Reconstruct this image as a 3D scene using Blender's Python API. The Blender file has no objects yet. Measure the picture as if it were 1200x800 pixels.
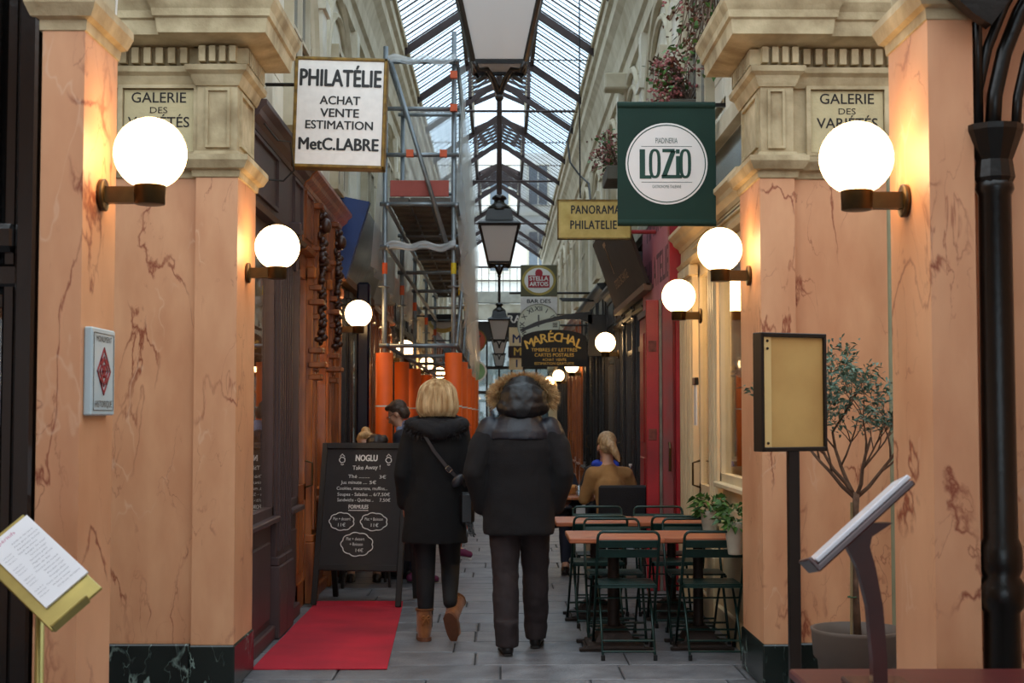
import bpy, math, random
from mathutils import Vector, Matrix, Euler
random.seed(7)
S = bpy.context.scene
C = S.collection
# ---------------------------------------------------------------- camera
F = 1667.0; CZ = 1.55
yaw = math.atan(15 / F); pitch = math.atan(85 / F)
cd = bpy.data.cameras.new('camera'); cam = bpy.data.objects.new('camera', cd); C.objects.link(cam)
cd.sensor_width = 36; cd.lens = 36 * F / 1200; cd.clip_end = 400; cd.clip_start = 0.05
cam.location = (0, 0, CZ)
CR = Matrix.Rotation(-yaw, 3, 'Z') @ Matrix.Rotation(math.pi / 2 + pitch, 3, 'X')
cam.rotation_euler = CR.to_euler()
S.camera = cam
cd.dof.use_dof = True; cd.dof.focus_distance = 9.5; cd.dof.aperture_fstop = 5.6
# ---------------------------------------------------------------- sky
w = bpy.data.worlds.new('sky'); S.world = w; w.use_nodes = True
nt = w.node_tree; bg = nt.nodes['Background']
tc = nt.nodes.new('ShaderNodeTexCoord'); nz = nt.nodes.new('ShaderNodeTexNoise')
nz.inputs['Scale'].default_value = 2.2; nz.inputs['Detail'].default_value = 5
rp = nt.nodes.new('ShaderNodeValToRGB')
rp.color_ramp.elements[0].position = .35; rp.color_ramp.elements[0].color = (.60, .80, .96, 1)
rp.color_ramp.elements[1].position = .62; rp.color_ramp.elements[1].color = (.88, .95, 1, 1)
nt.links.new(tc.outputs['Generated'], nz.inputs['Vector']); nt.links.new(nz.outputs['Fac'], rp.inputs['Fac'])
nt.links.new(rp.outputs['Color'], bg.inputs['Color'])
bg.inputs['Strength'].default_value = 2.6
# exposure
vs = S.view_settings; vs.view_transform = 'Standard'; vs.look = 'None'; vs.gamma = 1; vs.use_curve_mapping = False
vs.exposure = 0.0
LAMP = 12.0      # strength of the globe lamps
# ---------------------------------------------------------------- helpers
def at(px, py, Y):
    d = CR @ Vector(((px - 600) / F, (400 - py) / F, -1))
    return Vector((0, 0, CZ)) + d * (Y / d.y)
def lin(h):
    if isinstance(h, str):
        h = [int(h[i:i + 2], 16) / 255 for i in (0, 2, 4)]
        h = [c / 12.92 if c <= .04045 else ((c + .055) / 1.055) ** 2.4 for c in h]
    return (h[0], h[1], h[2], 1)
MT = {}
def mat(name, col, rough=.6, metal=0, var=.12, vs_=6, bump=.0, bs=60, col2=None, stretch=None, emit=0, coat=0, rand=0, sheen=0):
    if name in MT: return MT[name]
    m = bpy.data.materials.new(name); m.use_nodes = True; n = m.node_tree; L = n.links
    b = n.nodes['Principled BSDF']; MT[name] = m
    b.inputs['Roughness'].default_value = rough; b.inputs['Metallic'].default_value = metal
    b.inputs['Coat Weight'].default_value = coat; b.inputs['Sheen Weight'].default_value = sheen
    c = lin(col)
    c2 = lin(col2) if col2 else tuple(max(0, x * (1 - var * 2)) for x in c[:3]) + (1,)
    g = n.nodes.new('ShaderNodeNewGeometry'); mp = n.nodes.new('ShaderNodeMapping')
    L.new(g.outputs['Position'], mp.inputs['Vector'])
    if stretch: mp.inputs['Scale'].default_value = stretch
    t = n.nodes.new('ShaderNodeTexNoise'); t.inputs['Scale'].default_value = vs_; t.inputs['Detail'].default_value = 6
    L.new(mp.outputs[0], t.inputs['Vector'])
    r = n.nodes.new('ShaderNodeValToRGB'); r.color_ramp.elements[0].position = .3; r.color_ramp.elements[1].position = .68
    r.color_ramp.elements[0].color = c2; r.color_ramp.elements[1].color = c
    L.new(t.outputs['Fac'], r.inputs['Fac']); out = r.outputs['Color']
    if rand:
        oi = n.nodes.new('ShaderNodeObjectInfo'); hv = n.nodes.new('ShaderNodeHueSaturation')
        mr = n.nodes.new('ShaderNodeMapRange'); mr.inputs[3].default_value = 1 - rand; mr.inputs[4].default_value = 1 + rand
        L.new(oi.outputs['Random'], mr.inputs[0]); L.new(mr.outputs[0], hv.inputs['Value']); L.new(out, hv.inputs['Color']); out = hv.outputs['Color']
    L.new(out, b.inputs['Base Color'])
    if bump:
        t2 = n.nodes.new('ShaderNodeTexNoise'); t2.inputs['Scale'].default_value = bs; t2.inputs['Detail'].default_value = 4
        L.new(mp.outputs[0], t2.inputs['Vector'])
        bp = n.nodes.new('ShaderNodeBump'); bp.inputs['Strength'].default_value = bump; bp.inputs['Distance'].default_value = .01
        L.new(t2.outputs['Fac'], bp.inputs['Height']); L.new(bp.outputs[0], b.inputs['Normal'])
    if emit:
        b.inputs['Emission Color'].default_value = c; b.inputs['Emission Strength'].default_value = emit
    return m
def marble(name, base, base2, vein, scale=1.3, rough=.3, thin=.012, rot=(.3, .5, .2), vs2=None):
    m = bpy.data.materials.new(name); m.use_nodes = True; n = m.node_tree; L = n.links; MT[name] = m
    b = n.nodes['Principled BSDF']; b.inputs['Roughness'].default_value = rough
    g = n.nodes.new('ShaderNodeNewGeometry'); mp = n.nodes.new('ShaderNodeMapping'); L.new(g.outputs['Position'], mp.inputs['Vector'])
    mp.inputs['Rotation'].default_value = rot; mp.inputs['Scale'].default_value = (1.9, 1, .7)
    def noise(s, det, dist=0):
        t = n.nodes.new('ShaderNodeTexNoise'); t.inputs['Scale'].default_value = s; t.inputs['Detail'].default_value = det
        t.inputs['Distortion'].default_value = dist; L.new(mp.outputs[0], t.inputs['Vector']); return t.outputs['Fac']
    def ramp(src, p0, c0, p1, c1):
        r = n.nodes.new('ShaderNodeValToRGB'); r.color_ramp.elements[0].position = p0; r.color_ramp.elements[1].position = p1
        r.color_ramp.elements[0].color = c0; r.color_ramp.elements[1].color = c1; L.new(src, r.inputs['Fac']); return r.outputs['Color']
    def mth(op, a, v):
        k = n.nodes.new('ShaderNodeMath'); k.operation = op; L.new(a, k.inputs[0])
        if isinstance(v, float): k.inputs[1].default_value = v
        else: L.new(v, k.inputs[1])
        return k.outputs[0]
    W = (1, 1, 1, 1); K = (0, 0, 0, 1)
    bcol = ramp(noise(3, 5), .3, lin(base2), .7, lin(base))
    a = mth('ABSOLUTE', mth('SUBTRACT', noise(scale, 7, .35), .5), 0.0)
    v1 = ramp(a, 0.0, W, thin, K)
    v1 = mth('MULTIPLY', v1, ramp(noise(1.1 * scale + .7, 2), .47, K, .61, W))
    a2 = mth('ABSOLUTE', mth('SUBTRACT', noise(scale * 2.3, 8, .6), .52), 0.0)
    v2 = mth('MULTIPLY', ramp(a2, 0.0, W, thin * .8, K), ramp(noise(2.3, 2), .50, K, .65, (.7, .7, .7, 1)))
    v = mth('MAXIMUM', v1, v2)
    mx = n.nodes.new('ShaderNodeMix'); mx.data_type = 'RGBA'; L.new(v, mx.inputs[0]); L.new(bcol, mx.inputs[6]); mx.inputs[7].default_value = lin(vein)
    out = mx.outputs[2]
    if vs2:
        a3 = mth('ABSOLUTE', mth('SUBTRACT', noise(scale * .9 + .3, 4, .2), .47), 0.0)
        v3 = mth('MULTIPLY', ramp(a3, 0.0, (.6, .6, .6, 1), thin * .7, K), ramp(noise(1.9, 2), .52, K, .6, W))
        m2 = n.nodes.new('ShaderNodeMix'); m2.data_type = 'RGBA'; L.new(v3, m2.inputs[0]); L.new(out, m2.inputs[6]); m2.inputs[7].default_value = lin(vs2); out = m2.outputs[2]
    L.new(out, b.inputs['Base Color']); return m
def glassy(name, tint, refl=.08, rough=.02, rcol=(1, 1, 1, 1), top=.9):
    m = bpy.data.materials.new(name); m.use_nodes = True; n = m.node_tree; L = n.links; MT[name] = m
    n.nodes.remove(n.nodes['Principled BSDF'])
    tr = n.nodes.new('ShaderNodeBsdfTransparent'); tr.inputs[0].default_value = tint
    gl = n.nodes.new('ShaderNodeBsdfGlossy'); gl.inputs['Roughness'].default_value = rough; gl.inputs[0].default_value = rcol
    fr = n.nodes.new('ShaderNodeLayerWeight'); fr.inputs[0].default_value = .5
    mr = n.nodes.new('ShaderNodeMapRange'); mr.inputs[3].default_value = refl; mr.inputs[4].default_value = top
    pw = n.nodes.new('ShaderNodeMath'); pw.operation = 'POWER'; pw.inputs[1].default_value = 3
    L.new(fr.outputs['Facing'], pw.inputs[0]); L.new(pw.outputs[0], mr.inputs[0])
    mx = n.nodes.new('ShaderNodeMixShader'); L.new(mr.outputs[0], mx.inputs[0]); L.new(tr.outputs[0], mx.inputs[1]); L.new(gl.outputs[0], mx.inputs[2])
    L.new(mx.outputs[0], n.nodes['Material Output'].inputs[0]); return m
def milky(name, col, clear=.4):      # translucent sheet: part clear, part scattering
    m = bpy.data.materials.new(name); m.use_nodes = True; n = m.node_tree; L = n.links; MT[name] = m
    n.nodes.remove(n.nodes['Principled BSDF']); c = lin(col)
    tr = n.nodes.new('ShaderNodeBsdfTransparent'); df = n.nodes.new('ShaderNodeBsdfDiffuse'); tl = n.nodes.new('ShaderNodeBsdfTranslucent'); df.inputs[0].default_value = c; tl.inputs[0].default_value = c
    gl = n.nodes.new('ShaderNodeBsdfGlossy'); gl.inputs[1].default_value = .15
    a = n.nodes.new('ShaderNodeMixShader'); b = n.nodes.new('ShaderNodeMixShader'); d = n.nodes.new('ShaderNodeMixShader')
    L.new(df.outputs[0], a.inputs[1]); L.new(tl.outputs[0], a.inputs[2]); a.inputs[0].default_value = .5
    L.new(a.outputs[0], b.inputs[1]); L.new(gl.outputs[0], b.inputs[2]); b.inputs[0].default_value = .1
    L.new(b.outputs[0], d.inputs[1]); L.new(tr.outputs[0], d.inputs[2]); d.inputs[0].default_value = clear
    L.new(d.outputs[0], n.nodes['Material Output'].inputs[0]); return m
def emis(name, col, st, edge=None):
    m = bpy.data.materials.new(name); m.use_nodes = True; n = m.node_tree; MT[name] = m; n.nodes.remove(n.nodes['Principled BSDF'])
    e = n.nodes.new('ShaderNodeEmission'); e.inputs[0].default_value = lin(col); e.inputs[1].default_value = st
    if edge:      # opal glass: thinner-looking and more orange where seen edge-on
        lw = n.nodes.new('ShaderNodeLayerWeight'); lw.inputs[0].default_value = .5
        r = n.nodes.new('ShaderNodeValToRGB'); r.color_ramp.elements[0].position = .72; r.color_ramp.elements[0].color = lin(col)
        r.color_ramp.elements[1].position = .98; r.color_ramp.elements[1].color = edge
        n.links.new(lw.outputs['Facing'], r.inputs[0]); n.links.new(r.outputs[0], e.inputs[0])
    n.links.new(e.outputs[0], n.nodes['Material Output'].inputs[0]); return m

class MB:
    def __init__(s, T=None): s.v = []; s.f = []; s.T = T
    def add(s, vs, fs):
        k = len(s.v); s.v += [tuple(s.T @ Vector(p)) for p in vs] if s.T else [tuple(p) for p in vs]
        s.f += [tuple(i + k for i in f) for f in fs]; return s
    def box(s, x0, x1, y0, y1, z0, z1):
        return s.add([(x, y, z) for z in (z0, z1) for y in (y0, y1) for x in (x0, x1)],
                     [(0, 2, 3, 1), (4, 5, 7, 6), (0, 1, 5, 4), (2, 6, 7, 3), (0, 4, 6, 2), (1, 3, 7, 5)])
    def bev(s, x0, x1, y0, y1, z0, z1, b=.006):
        vs = []; fs = []
        c = Vector(((x0 + x1) / 2, (y0 + y1) / 2, (z0 + z1) / 2)); h = Vector(((x1 - x0) / 2, (y1 - y0) / 2, (z1 - z0) / 2))
        b = min(b, h.x * .9, h.y * .9, h.z * .9); idx = {}
        for sx in (-1, 1):
            for sy in (-1, 1):
                for sz in (-1, 1):
                    for a in range(3):
                        o = [h.x - b, h.y - b, h.z - b]; o[a] = h[a]
                        idx[(sx, sy, sz, a)] = len(vs); vs.append((c.x + sx * o[0], c.y + sy * o[1], c.z + sz * o[2]))
        for a in range(3):
            for s1 in (-1, 1):
                q = []
                for u, v_ in ((-1, -1), (1, -1), (1, 1), (-1, 1)):
                    k = [0, 0, 0]; k[a] = s1; k[(a + 1) % 3] = u; k[(a + 2) % 3] = v_; q.append(idx[(k[0], k[1], k[2], a)])
                fs.append(tuple(q if s1 > 0 else q[::-1]))
        for a in range(3):
            b1, c1 = (a + 1) % 3, (a + 2) % 3
            for s1 in (-1, 1):
                for s2 in (-1, 1):
                    k0 = [0, 0, 0]; k0[b1] = s1; k0[c1] = s2; k0[a] = -1; k1 = k0[:]; k1[a] = 1
                    q = [idx[(*k0, b1)], idx[(*k1, b1)], idx[(*k1, c1)], idx[(*k0, c1)]]
                    fs.append(tuple(q if s1 * s2 < 0 else q[::-1]))
        for sx in (-1, 1):
            for sy in (-1, 1):
                for sz in (-1, 1):
                    q = [idx[(sx, sy, sz, 0)], idx[(sx, sy, sz, 1)], idx[(sx, sy, sz, 2)]]
                    fs.append(tuple(q if sx * sy * sz > 0 else q[::-1]))
        return s.add(vs, fs)
    def sweep(s, x0, x1, y0, y1, prof):       # rectangle rings, prof = [(z, outset)]
        vs = []; fs = []
        for z, o in prof: vs += [(x0 - o, y0 - o, z), (x1 + o, y0 - o, z), (x1 + o, y1 + o, z), (x0 - o, y1 + o, z)]
        for i in range(len(prof) - 1):
            for k in range(4): fs.append((i * 4 + k, i * 4 + (k + 1) % 4, i * 4 + 4 + (k + 1) % 4, i * 4 + 4 + k))
        fs.append((3, 2, 1, 0)); n = len(vs); fs.append((n - 4, n - 3, n - 2, n - 1)); return s.add(vs, fs)
    def prism(s, poly, a, b, axis='Y'):        # polygon in the other two axes
        def p(u, v, t): return {'Y': (u, t, v), 'X': (t, u, v), 'Z': (u, v, t)}[axis]
        n = len(poly); vs = [p(u, v, a) for u, v in poly] + [p(u, v, b) for u, v in poly]
        return s.add(vs, [tuple(range(n))[::-1], tuple(range(n, 2 * n))] + [(i, (i + 1) % n, n + (i + 1) % n, n + i) for i in range(n)])
    def tube(s, pts, r, n=8, closed=False):
        pts = [Vector(p) for p in pts]; N = len(pts); rr = r if isinstance(r, (list, tuple)) else [r] * N
        vs = []; fs = []; up = None
        for i, p in enumerate(pts):
            d = (pts[(i + 1) % N] - pts[i - 1]) if closed else (pts[min(i + 1, N - 1)] - pts[max(i - 1, 0)])
            d = d.normalized() if d.length > 1e-9 else Vector((0, 0, 1))
            if up is None: up = d.orthogonal().normalized()
            up = up - d * up.dot(d)
            up = up.normalized() if up.length > 1e-6 else d.orthogonal().normalized()
            sd = d.cross(up)
            for k in range(n):
                a = 2 * math.pi * k / n; vs.append(p + (up * math.cos(a) + sd * math.sin(a)) * rr[i])
        for i in range(N if closed else N - 1):
            j = (i + 1) % N
            for k in range(n): fs.append((i * n + k, i * n + (k + 1) % n, j * n + (k + 1) % n, j * n + k))
        if not closed: fs += [tuple(range(n))[::-1], tuple(range((N - 1) * n, N * n))]
        return s.add(vs, fs)
    def lathe(s, prof, c=(0, 0, 0), n=16, axis='Z', sq=False):
        vs = []; fs = []
        for r, z in prof:
            for k in range(n):
                a = 2 * math.pi * (k + (.5 if sq else 0)) / n; u, v = r * math.cos(a), r * math.sin(a)
                q = {'Z': (u, v, z), 'Y': (u, z, -v), 'X': (z, u, v)}[axis]; vs.append((c[0] + q[0], c[1] + q[1], c[2] + q[2]))
        for i in range(len(prof) - 1):
            for k in range(n): fs.append((i * n + k, i * n + (k + 1) % n, (i + 1) * n + (k + 1) % n, (i + 1) * n + k))
        fs += [tuple(range(n))[::-1], tuple(range((len(prof) - 1) * n, len(prof) * n))]
        return s.add(vs, fs)
    def ell(s, c, r, n=14, rot=None):
        r = (r, r, r) if isinstance(r, (int, float)) else r; vs = []; fs = []; m = n // 2 + 1; R = Euler(rot).to_matrix() if rot else None
        for i in range(m + 1):
            t = math.pi * i / m; q = 1 if i in (0, m) else n
            for k in range(q):
                a = 2 * math.pi * k / n; p = Vector((r[0] * math.sin(t) * math.cos(a), r[1] * math.sin(t) * math.sin(a), r[2] * math.cos(t)))
                if R: p = R @ p
                vs.append(Vector(c) + p)
        def ix(i, k): return 0 if i == 0 else (1 + (m - 1) * n if i == m else 1 + (i - 1) * n + k % n)
        for i in range(m):
            for k in range(n):
                if i == 0: fs.append((0, ix(1, k), ix(1, k + 1)))
                elif i == m - 1: fs.append((ix(i, k), ix(m, 0), ix(i, k + 1)))
                else: fs.append((ix(i, k), ix(i + 1, k), ix(i + 1, k + 1), ix(i, k + 1)))
        return s.add(vs, fs)
    def chain(s, pts, rr, n=12):
        for i in range(len(pts)):
            s.ell(pts[i], rr[i], n)
            if i: s.tube([pts[i - 1], pts[i]], [rr[i - 1], rr[i]], n)
        return s
    def loft(s, rings, n=24):                  # rings: (cx, cy, z, rx, ry)
        vs = []; fs = []
        for cx, cy, z, rx, ry in rings:
            for k in range(n): a = 2 * math.pi * k / n; vs.append((cx + rx * math.cos(a), cy + ry * math.sin(a), z))
        for i in range(len(rings) - 1):
            for k in range(n): fs.append((i * n + k, i * n + (k + 1) % n, (i + 1) * n + (k + 1) % n, (i + 1) * n + k))
        fs += [tuple(range(n))[::-1], tuple(range((len(rings) - 1) * n, len(rings) * n))]
        return s.add(vs, fs)
    def build(s, name, m, parent=None, smooth=False):
        me = bpy.data.meshes.new(name); me.from_pydata(s.v, [], s.f); me.materials.append(m); me.update()
        if smooth: me.shade_smooth()
        return link(name, me, parent)
def link(name, me, parent=None):
    o = bpy.data.objects.new(name, me); C.objects.link(o)
    if parent:
        o.parent = parent
        if parent.type == 'EMPTY': o.location = -parent.location
    return o
def tag(o, label, cat, group=None):
    o['label'] = label; o['category'] = cat
    if group: o['group'] = group
    return o
def thing(name, label, cat, loc=(0, 0, 0), group=None):
    o = bpy.data.objects.new(name, None); C.objects.link(o); o.location = loc; o.empty_display_size = .1
    return tag(o, label, cat, group)
def struct(o): o['kind'] = 'structure'; return o
def stuff(o): o['kind'] = 'stuff'; return o
def dup(root, loc, rz=0, label=None, group=None):
    r = root.copy(); C.objects.link(r); r.location = loc; r.rotation_euler = (0, 0, rz)
    if label: r['label'] = label
    if group: r['group'] = group
    for ch in list(root.children):
        c = ch.copy(); C.objects.link(c); c.parent = r
        for g in ch.children: d = g.copy(); C.objects.link(d); d.parent = c
    return r
def piece(name, src, parent, loc, scale=(1, 1, 1), rot=(0, 0, 0)):   # shared mesh data
    o = link(name, src, parent); base = o.location.copy(); o.location = base + Vector(loc); o.scale = scale; o.rotation_euler = rot; return o
def modded(mb, voxel, m, name, parent=None, smooth=3, disp=0, dsize=.1):
    me = bpy.data.meshes.new('t'); me.from_pydata(mb.v, [], mb.f); me.update()
    o = bpy.data.objects.new('t', me); C.objects.link(o)
    a = o.modifiers.new('r', 'REMESH'); a.mode = 'VOXEL'; a.voxel_size = voxel; a.use_smooth_shade = True
    if smooth: b = o.modifiers.new('s', 'SMOOTH'); b.iterations = smooth; b.factor = .5
    if disp:
        tx = bpy.data.textures.new('folds', 'CLOUDS'); tx.noise_scale = dsize; tx.noise_depth = 2
        d = o.modifiers.new('d', 'DISPLACE'); d.texture = tx; d.strength = disp; d.mid_level = .5; d.texture_coords = 'LOCAL'
    ev = o.evaluated_get(bpy.context.evaluated_depsgraph_get()); me2 = bpy.data.meshes.new_from_object(ev)
    bpy.data.objects.remove(o); bpy.data.meshes.remove(me)
    me2.name = name; me2.materials.clear(); me2.materials.append(m); me2.shade_smooth(); return link(name, me2, parent)
TXTC = {}
def text(s, h, mtx, m, parent, name='lettering', bold=0.0, sx=1.0, wd=None, sp=1.0):
    cu = bpy.data.curves.new('t', 'FONT'); cu.body = s; cu.align_x = 'CENTER'; cu.align_y = 'CENTER'; cu.size = h / .70
    cu.extrude = 0; cu.resolution_u = 3; cu.space_character = sp
    o = bpy.data.objects.new('t', cu); C.objects.link(o)
    ev = o.evaluated_get(bpy.context.evaluated_depsgraph_get()); me = bpy.data.meshes.new_from_object(ev)
    bpy.data.objects.remove(o)
    if bold > .005:      # heavier strokes: shifted copies of the letters
        vs0 = [v.co.copy() for v in me.vertices]; fs0 = [tuple(p.vertices) for p in me.polygons]; n0 = len(vs0); b_ = bold * h * 1.1; me = bpy.data.meshes.new(name)
        vv = []; ff = []
        for k, (dx, dy) in enumerate(((-b_, 0), (b_, 0), (0, b_ * .5), (0, -b_ * .5))): vv += [(v.x + dx, v.y + dy, v.z + .00002 * k) for v in vs0]; ff += [tuple(i + n0 * k for i in f) for f in fs0]
        me.from_pydata(vv, [], ff); me.update()
    if wd and len(me.vertices): xs = [v.co.x for v in me.vertices]; sx = wd / (max(xs) - min(xs)); me.transform(Matrix.Translation((-(max(xs) + min(xs)) / 2, 0, 0)))
    me.transform(mtx @ Matrix.Diagonal((sx, 1, 1, 1))); me.materials.clear(); me.materials.append(m); me.name = name
    return link(name, me, parent)
def FR(x, y, z, roll=0): return Matrix.Translation((x, y, z)) @ Matrix.Rotation(roll, 4, 'Y') @ Matrix.Rotation(math.pi / 2, 4, 'X')   # faces the viewer (-Y)
def RW(x, y, z, tilt=0): return Matrix.Translation((x, y, z)) @ Matrix.Rotation(-math.pi / 2, 4, 'Z') @ Matrix.Rotation(math.pi / 2, 4, 'X')  # on the right wall, faces -X
def LW(x, y, z): return Matrix.Translation((x, y, z)) @ Matrix.Rotation(math.pi / 2, 4, 'Z') @ Matrix.Rotation(math.pi / 2, 4, 'X')
def arc(cx, cz, r, a0, a1, n, y=0, rz=None): return [(cx + r * math.cos(math.radians(a0 + (a1 - a0) * i / n)), y, cz + (rz or r) * math.sin(math.radians(a0 + (a1 - a0) * i / n))) for i in range(n + 1)]
# ---------------------------------------------------------------- materials
pink = marble('pink marble', 'DDA57C', 'CB8F68', '8C452C', 1.5, .42, vs2='DFB494')
green = marble('green marble', '18221F', '0E1614', '9DB5AB', 1.8, .25, thin=.014)
stone = mat('entablature stone', 'CFBD98', .8, var=.14, vs_=5, bump=.35, bs=40, col2='94805F')
lime = mat('limestone', 'E6E1D3', .85, var=.1, vs_=2.5, bump=.25, bs=50, col2='C2B8A0')
limel = mat('limestone blocks', 'E2DCCB', .85, var=.08, vs_=4, bump=.3, bs=50, rand=.06)
mortar = mat('mortar', '6E675B', .9)
cove = mat('cornice plaster', 'CFC5AE', .8, var=.15, vs_=3, bump=.2, bs=30, col2='AFA286')
slabm = mat('paving stone', '7C7D81', .42, var=.12, vs_=5, bump=.5, bs=45, rand=.18, col2='5C5C60')
slabf = mat('far paving', '76777A', .42, var=.2, vs_=2, bump=.3, bs=30)
joint = mat('paving joint', '3A3A3B', .8)
iron = mat('dark iron', '3B2C2A', .5, .3, var=.2, vs_=8)
ironb = mat('black iron', '17130F', .3, .2, var=.2, bump=.15, bs=30)
roofg = glassy('roof glass', (.95, .98, 1, 1), .02, .1, top=.05)
glass = glassy('window glass', (.85, .88, .86, 1), .14, .015, top=.6)
opal = milky('lantern glass', 'DCD6D0', .22)
blackg = mat('glossy black paint', '110C0A', .22, var=.2, vs_=12, bump=.08, bs=25, coat=.4)
cream = mat('cream paint', 'DFC9A0', .5, var=.07, vs_=5, bump=.1, bs=40)
auber = mat('aubergine paint', '4A3838', .45, var=.12, vs_=4, bump=.1, bs=40)
wood = mat('red brown varnished wood', '94501F', .38, var=.25, vs_=5, bump=.2, bs=40, stretch=(4, 4, .5), col2='5A2A12', coat=.3)
woodo = mat('orange brown wood', 'B5662A', .35, var=.25, vs_=5, bump=.15, bs=30, stretch=(4, 4, .5), col2='6C3212', coat=.3)
redp = mat('red paint', 'B3202A', .4, var=.2, vs_=3, bump=.15, bs=35, col2='8A1A22')
redw = mat('worn red paint', 'A0353A', .5, var=.2, vs_=7, bump=.2, bs=35, col2='7C5050', stretch=(1, 1, .4))
pinkp = mat('faded pink fascia', 'C2707A', .45, var=.12, vs_=2, col2='B25864')
darkf = mat('charcoal shop paint', '2C2A2C', .35, var=.2, vs_=8, bump=.1, bs=30)
interior = mat('shop interior plaster', '8A6038', .8, var=.25, vs_=3, col2='4E3018')
gold = mat('gold paint', 'C9A24C', .35, .5, var=.1)
black = mat('black letter paint', '15120F', .5, var=.05)
white = mat('white paint', 'E8E6E0', .5, var=.04)
globe = emis('lit opal globe', (1, .62, .28), LAMP)
brass = mat('aged brass', '5A4424', .35, .7, var=.2, vs_=12)
# ---------------------------------------------------------------- floor
fl = struct(MB().box(-4.5, 4.5, -14, 75, -.2, -.014).build('floor', joint))
MB().box(-4.4, 4.4, -13.9, 8.0, -.014, 0).build('paving', slabf, fl)
MB().box(-1.9, 1.9, 26.2, 46.2, -.014, 0).build('paving', slabf, fl)
MB().box(-4.4, 4.4, 46.3, 74, -.014, 0).build('paving', slabf, fl)
unit = MB(); unit.sweep(-.5, .5, -.5, .5, [(-.016, 0), (-.004, 0), (0, -.012)])
me = bpy.data.meshes.new('paving_slab'); me.from_pydata(unit.v, [], unit.f); me.materials.append(slabm)
y = 8.0
while y < 26:
    h = random.choice([.36, .42, .42, .48]); x = -1.9 - random.random() * .5
    while x < 1.9:
        l = random.uniform(.7, 1.15); xa, xb = max(x, -1.9), min(x + l, 1.9)
        if xb - xa > .06:
            piece('paving_slab', me, fl, ((xa + xb) / 2, y + h / 2, random.uniform(-.003, .001)), (xb - xa - .012, h - .012, 1))
        x += l
    y += h
# ---------------------------------------------------------------- upper walls
ubl = MB().bev(-.5, .5, -.5, .5, -.5, .5, .02)
for side, nm in ((-1, 'wall_left'), (1, 'wall_right')):
    m = MB(); xw = 1.62 * side
    m.box(min(xw, xw + .35 * side), max(xw, xw + .35 * side), 8.75, 46, 3.5, 7.0)
    wl = struct(m.build(nm, lime))
    # cove cornice under the glass roof
    P = [(1.64, 5.7), (1.57, 5.72), (1.57, 5.9), (1.53, 5.93), (1.51, 6.1), (1.45, 6.28), (1.38, 6.36), (1.38, 6.52), (1.33, 6.55), (1.33, 6.72), (1.66, 6.76)]
    P = [(x * side, z) for x, z in P]
    MB().prism(P, 8.7, 46, 'Y').build('cornice', cove, wl)
    MB().box(min(1.55 * side, 1.62 * side), max(1.55 * side, 1.62 * side), 8.75, 46, 3.5, 3.62).build('string_course', cove, wl)
    yy = 9.35; k = 0
    while yy < 40:
        a = MB(); a.box(min(1.55 * side, 1.62 * side), max(1.55 * side, 1.62 * side), yy, yy + .28, 3.62, 5.72)
        a.box(min(1.52 * side, 1.62 * side), max(1.52 * side, 1.62 * side), yy - .04, yy + .32, 5.1, 5.2)
        a.build('pilaster', lime, wl)
        q = MB(); c = yy + 1.64
        for r_, t_ in ((1.22, .05), (1.02, .035)):
            q.tube([(1.6 * side, c + r_ * math.cos(math.radians(t)), 4.45 + r_ * math.sin(math.radians(t))) for t in range(0, 181, 12)], t_, 6)
        q.build('arch_moulding', cove, wl)
        # the window in the bay
        k += 1
        wn = struct(thing('window_%d' % (k + (20 if side > 0 else 0)), 'x', 'x', (1.6 * side, c, 3.7)))
        del wn['label']; del wn['category']
        fr = MB(); xa, xb = sorted((1.54 * side, 1.62 * side))
        for (a0, a1, b0, b1) in ((c - .48, c - .42, 3.7, 5.1), (c + .42, c + .48, 3.7, 5.1), (c - .42, c + .42, 3.7, 3.76), (c - .42, c + .42, 5.04, 5.1), (c - .02, c + .02, 3.76, 5.04), (c - .42, c + .42, 4.45, 4.48)):
            fr.box(xa, xb, a0, a1, b0, b1)
        fr.build('window_frame', cove, wn)
        for (a0, a1) in ((c - .42, c - .02), (c + .02, c + .42)):
            for (b0, b1) in ((3.76, 4.45), (4.48, 5.04)):
                MB().box(min(1.575 * side, 1.585 * side), max(1.575 * side, 1.585 * side), a0, a1, b0, b1).build('pane', mat('dark window pane', '59636B', .1, var=.1), wn)
        yy += 3.0
    # ashlar blocks nearest the viewer
    bm = bpy.data.meshes.new('stone_block'); bm.from_pydata(ubl.v, [], ubl.f); bm.materials.append(limel)
    for r in range(6):
        z = 3.80 + r * .335; segs = [(8.76, 9.32), (9.66, 10.45), (11.5, 12.3)] if r % 2 else [(8.76, 9.05), (9.06, 9.32), (9.66, 10.05), (10.06, 10.45), (11.5, 11.95), (11.96, 12.3)]
        for a0, a1 in segs: piece('stone_block', bm, wl, (1.615 * side, (a0 + a1) / 2, z), (.03, a1 - a0 - .008, .325))
# ---------------------------------------------------------------- lower room shell
for side, nm in ((-1, 'wall_left_shops'), (1, 'wall_right_shops')):
    m = MB(); x0, x1 = sorted((3.0 * side, 3.1 * side)); m.box(x0, x1, 8.7, 46, 0, 3.5)
    b = struct(m.build(nm, interior))
    for yy in (8.72, 13.0 if side > 0 else 11.2, 14.1 if side < 0 else 15.7, 21, 27, 33, 39, 45.9):
        MB().box(*sorted((1.75 * side, 3.0 * side)), yy, yy + .08, 0, 3.5).build('partition', interior, b)
    MB().box(*sorted((1.64 * side, 3.0 * side)), 8.8, 46, 3.3, 3.5).build('shop_ceiling', interior, b)
    MB().box(*sorted((1.7 * side, 3.0 * side)), 8.8, 46, 0, .04).build('shop_floor', mat('shop floor', '5A4634', .5), b)
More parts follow.
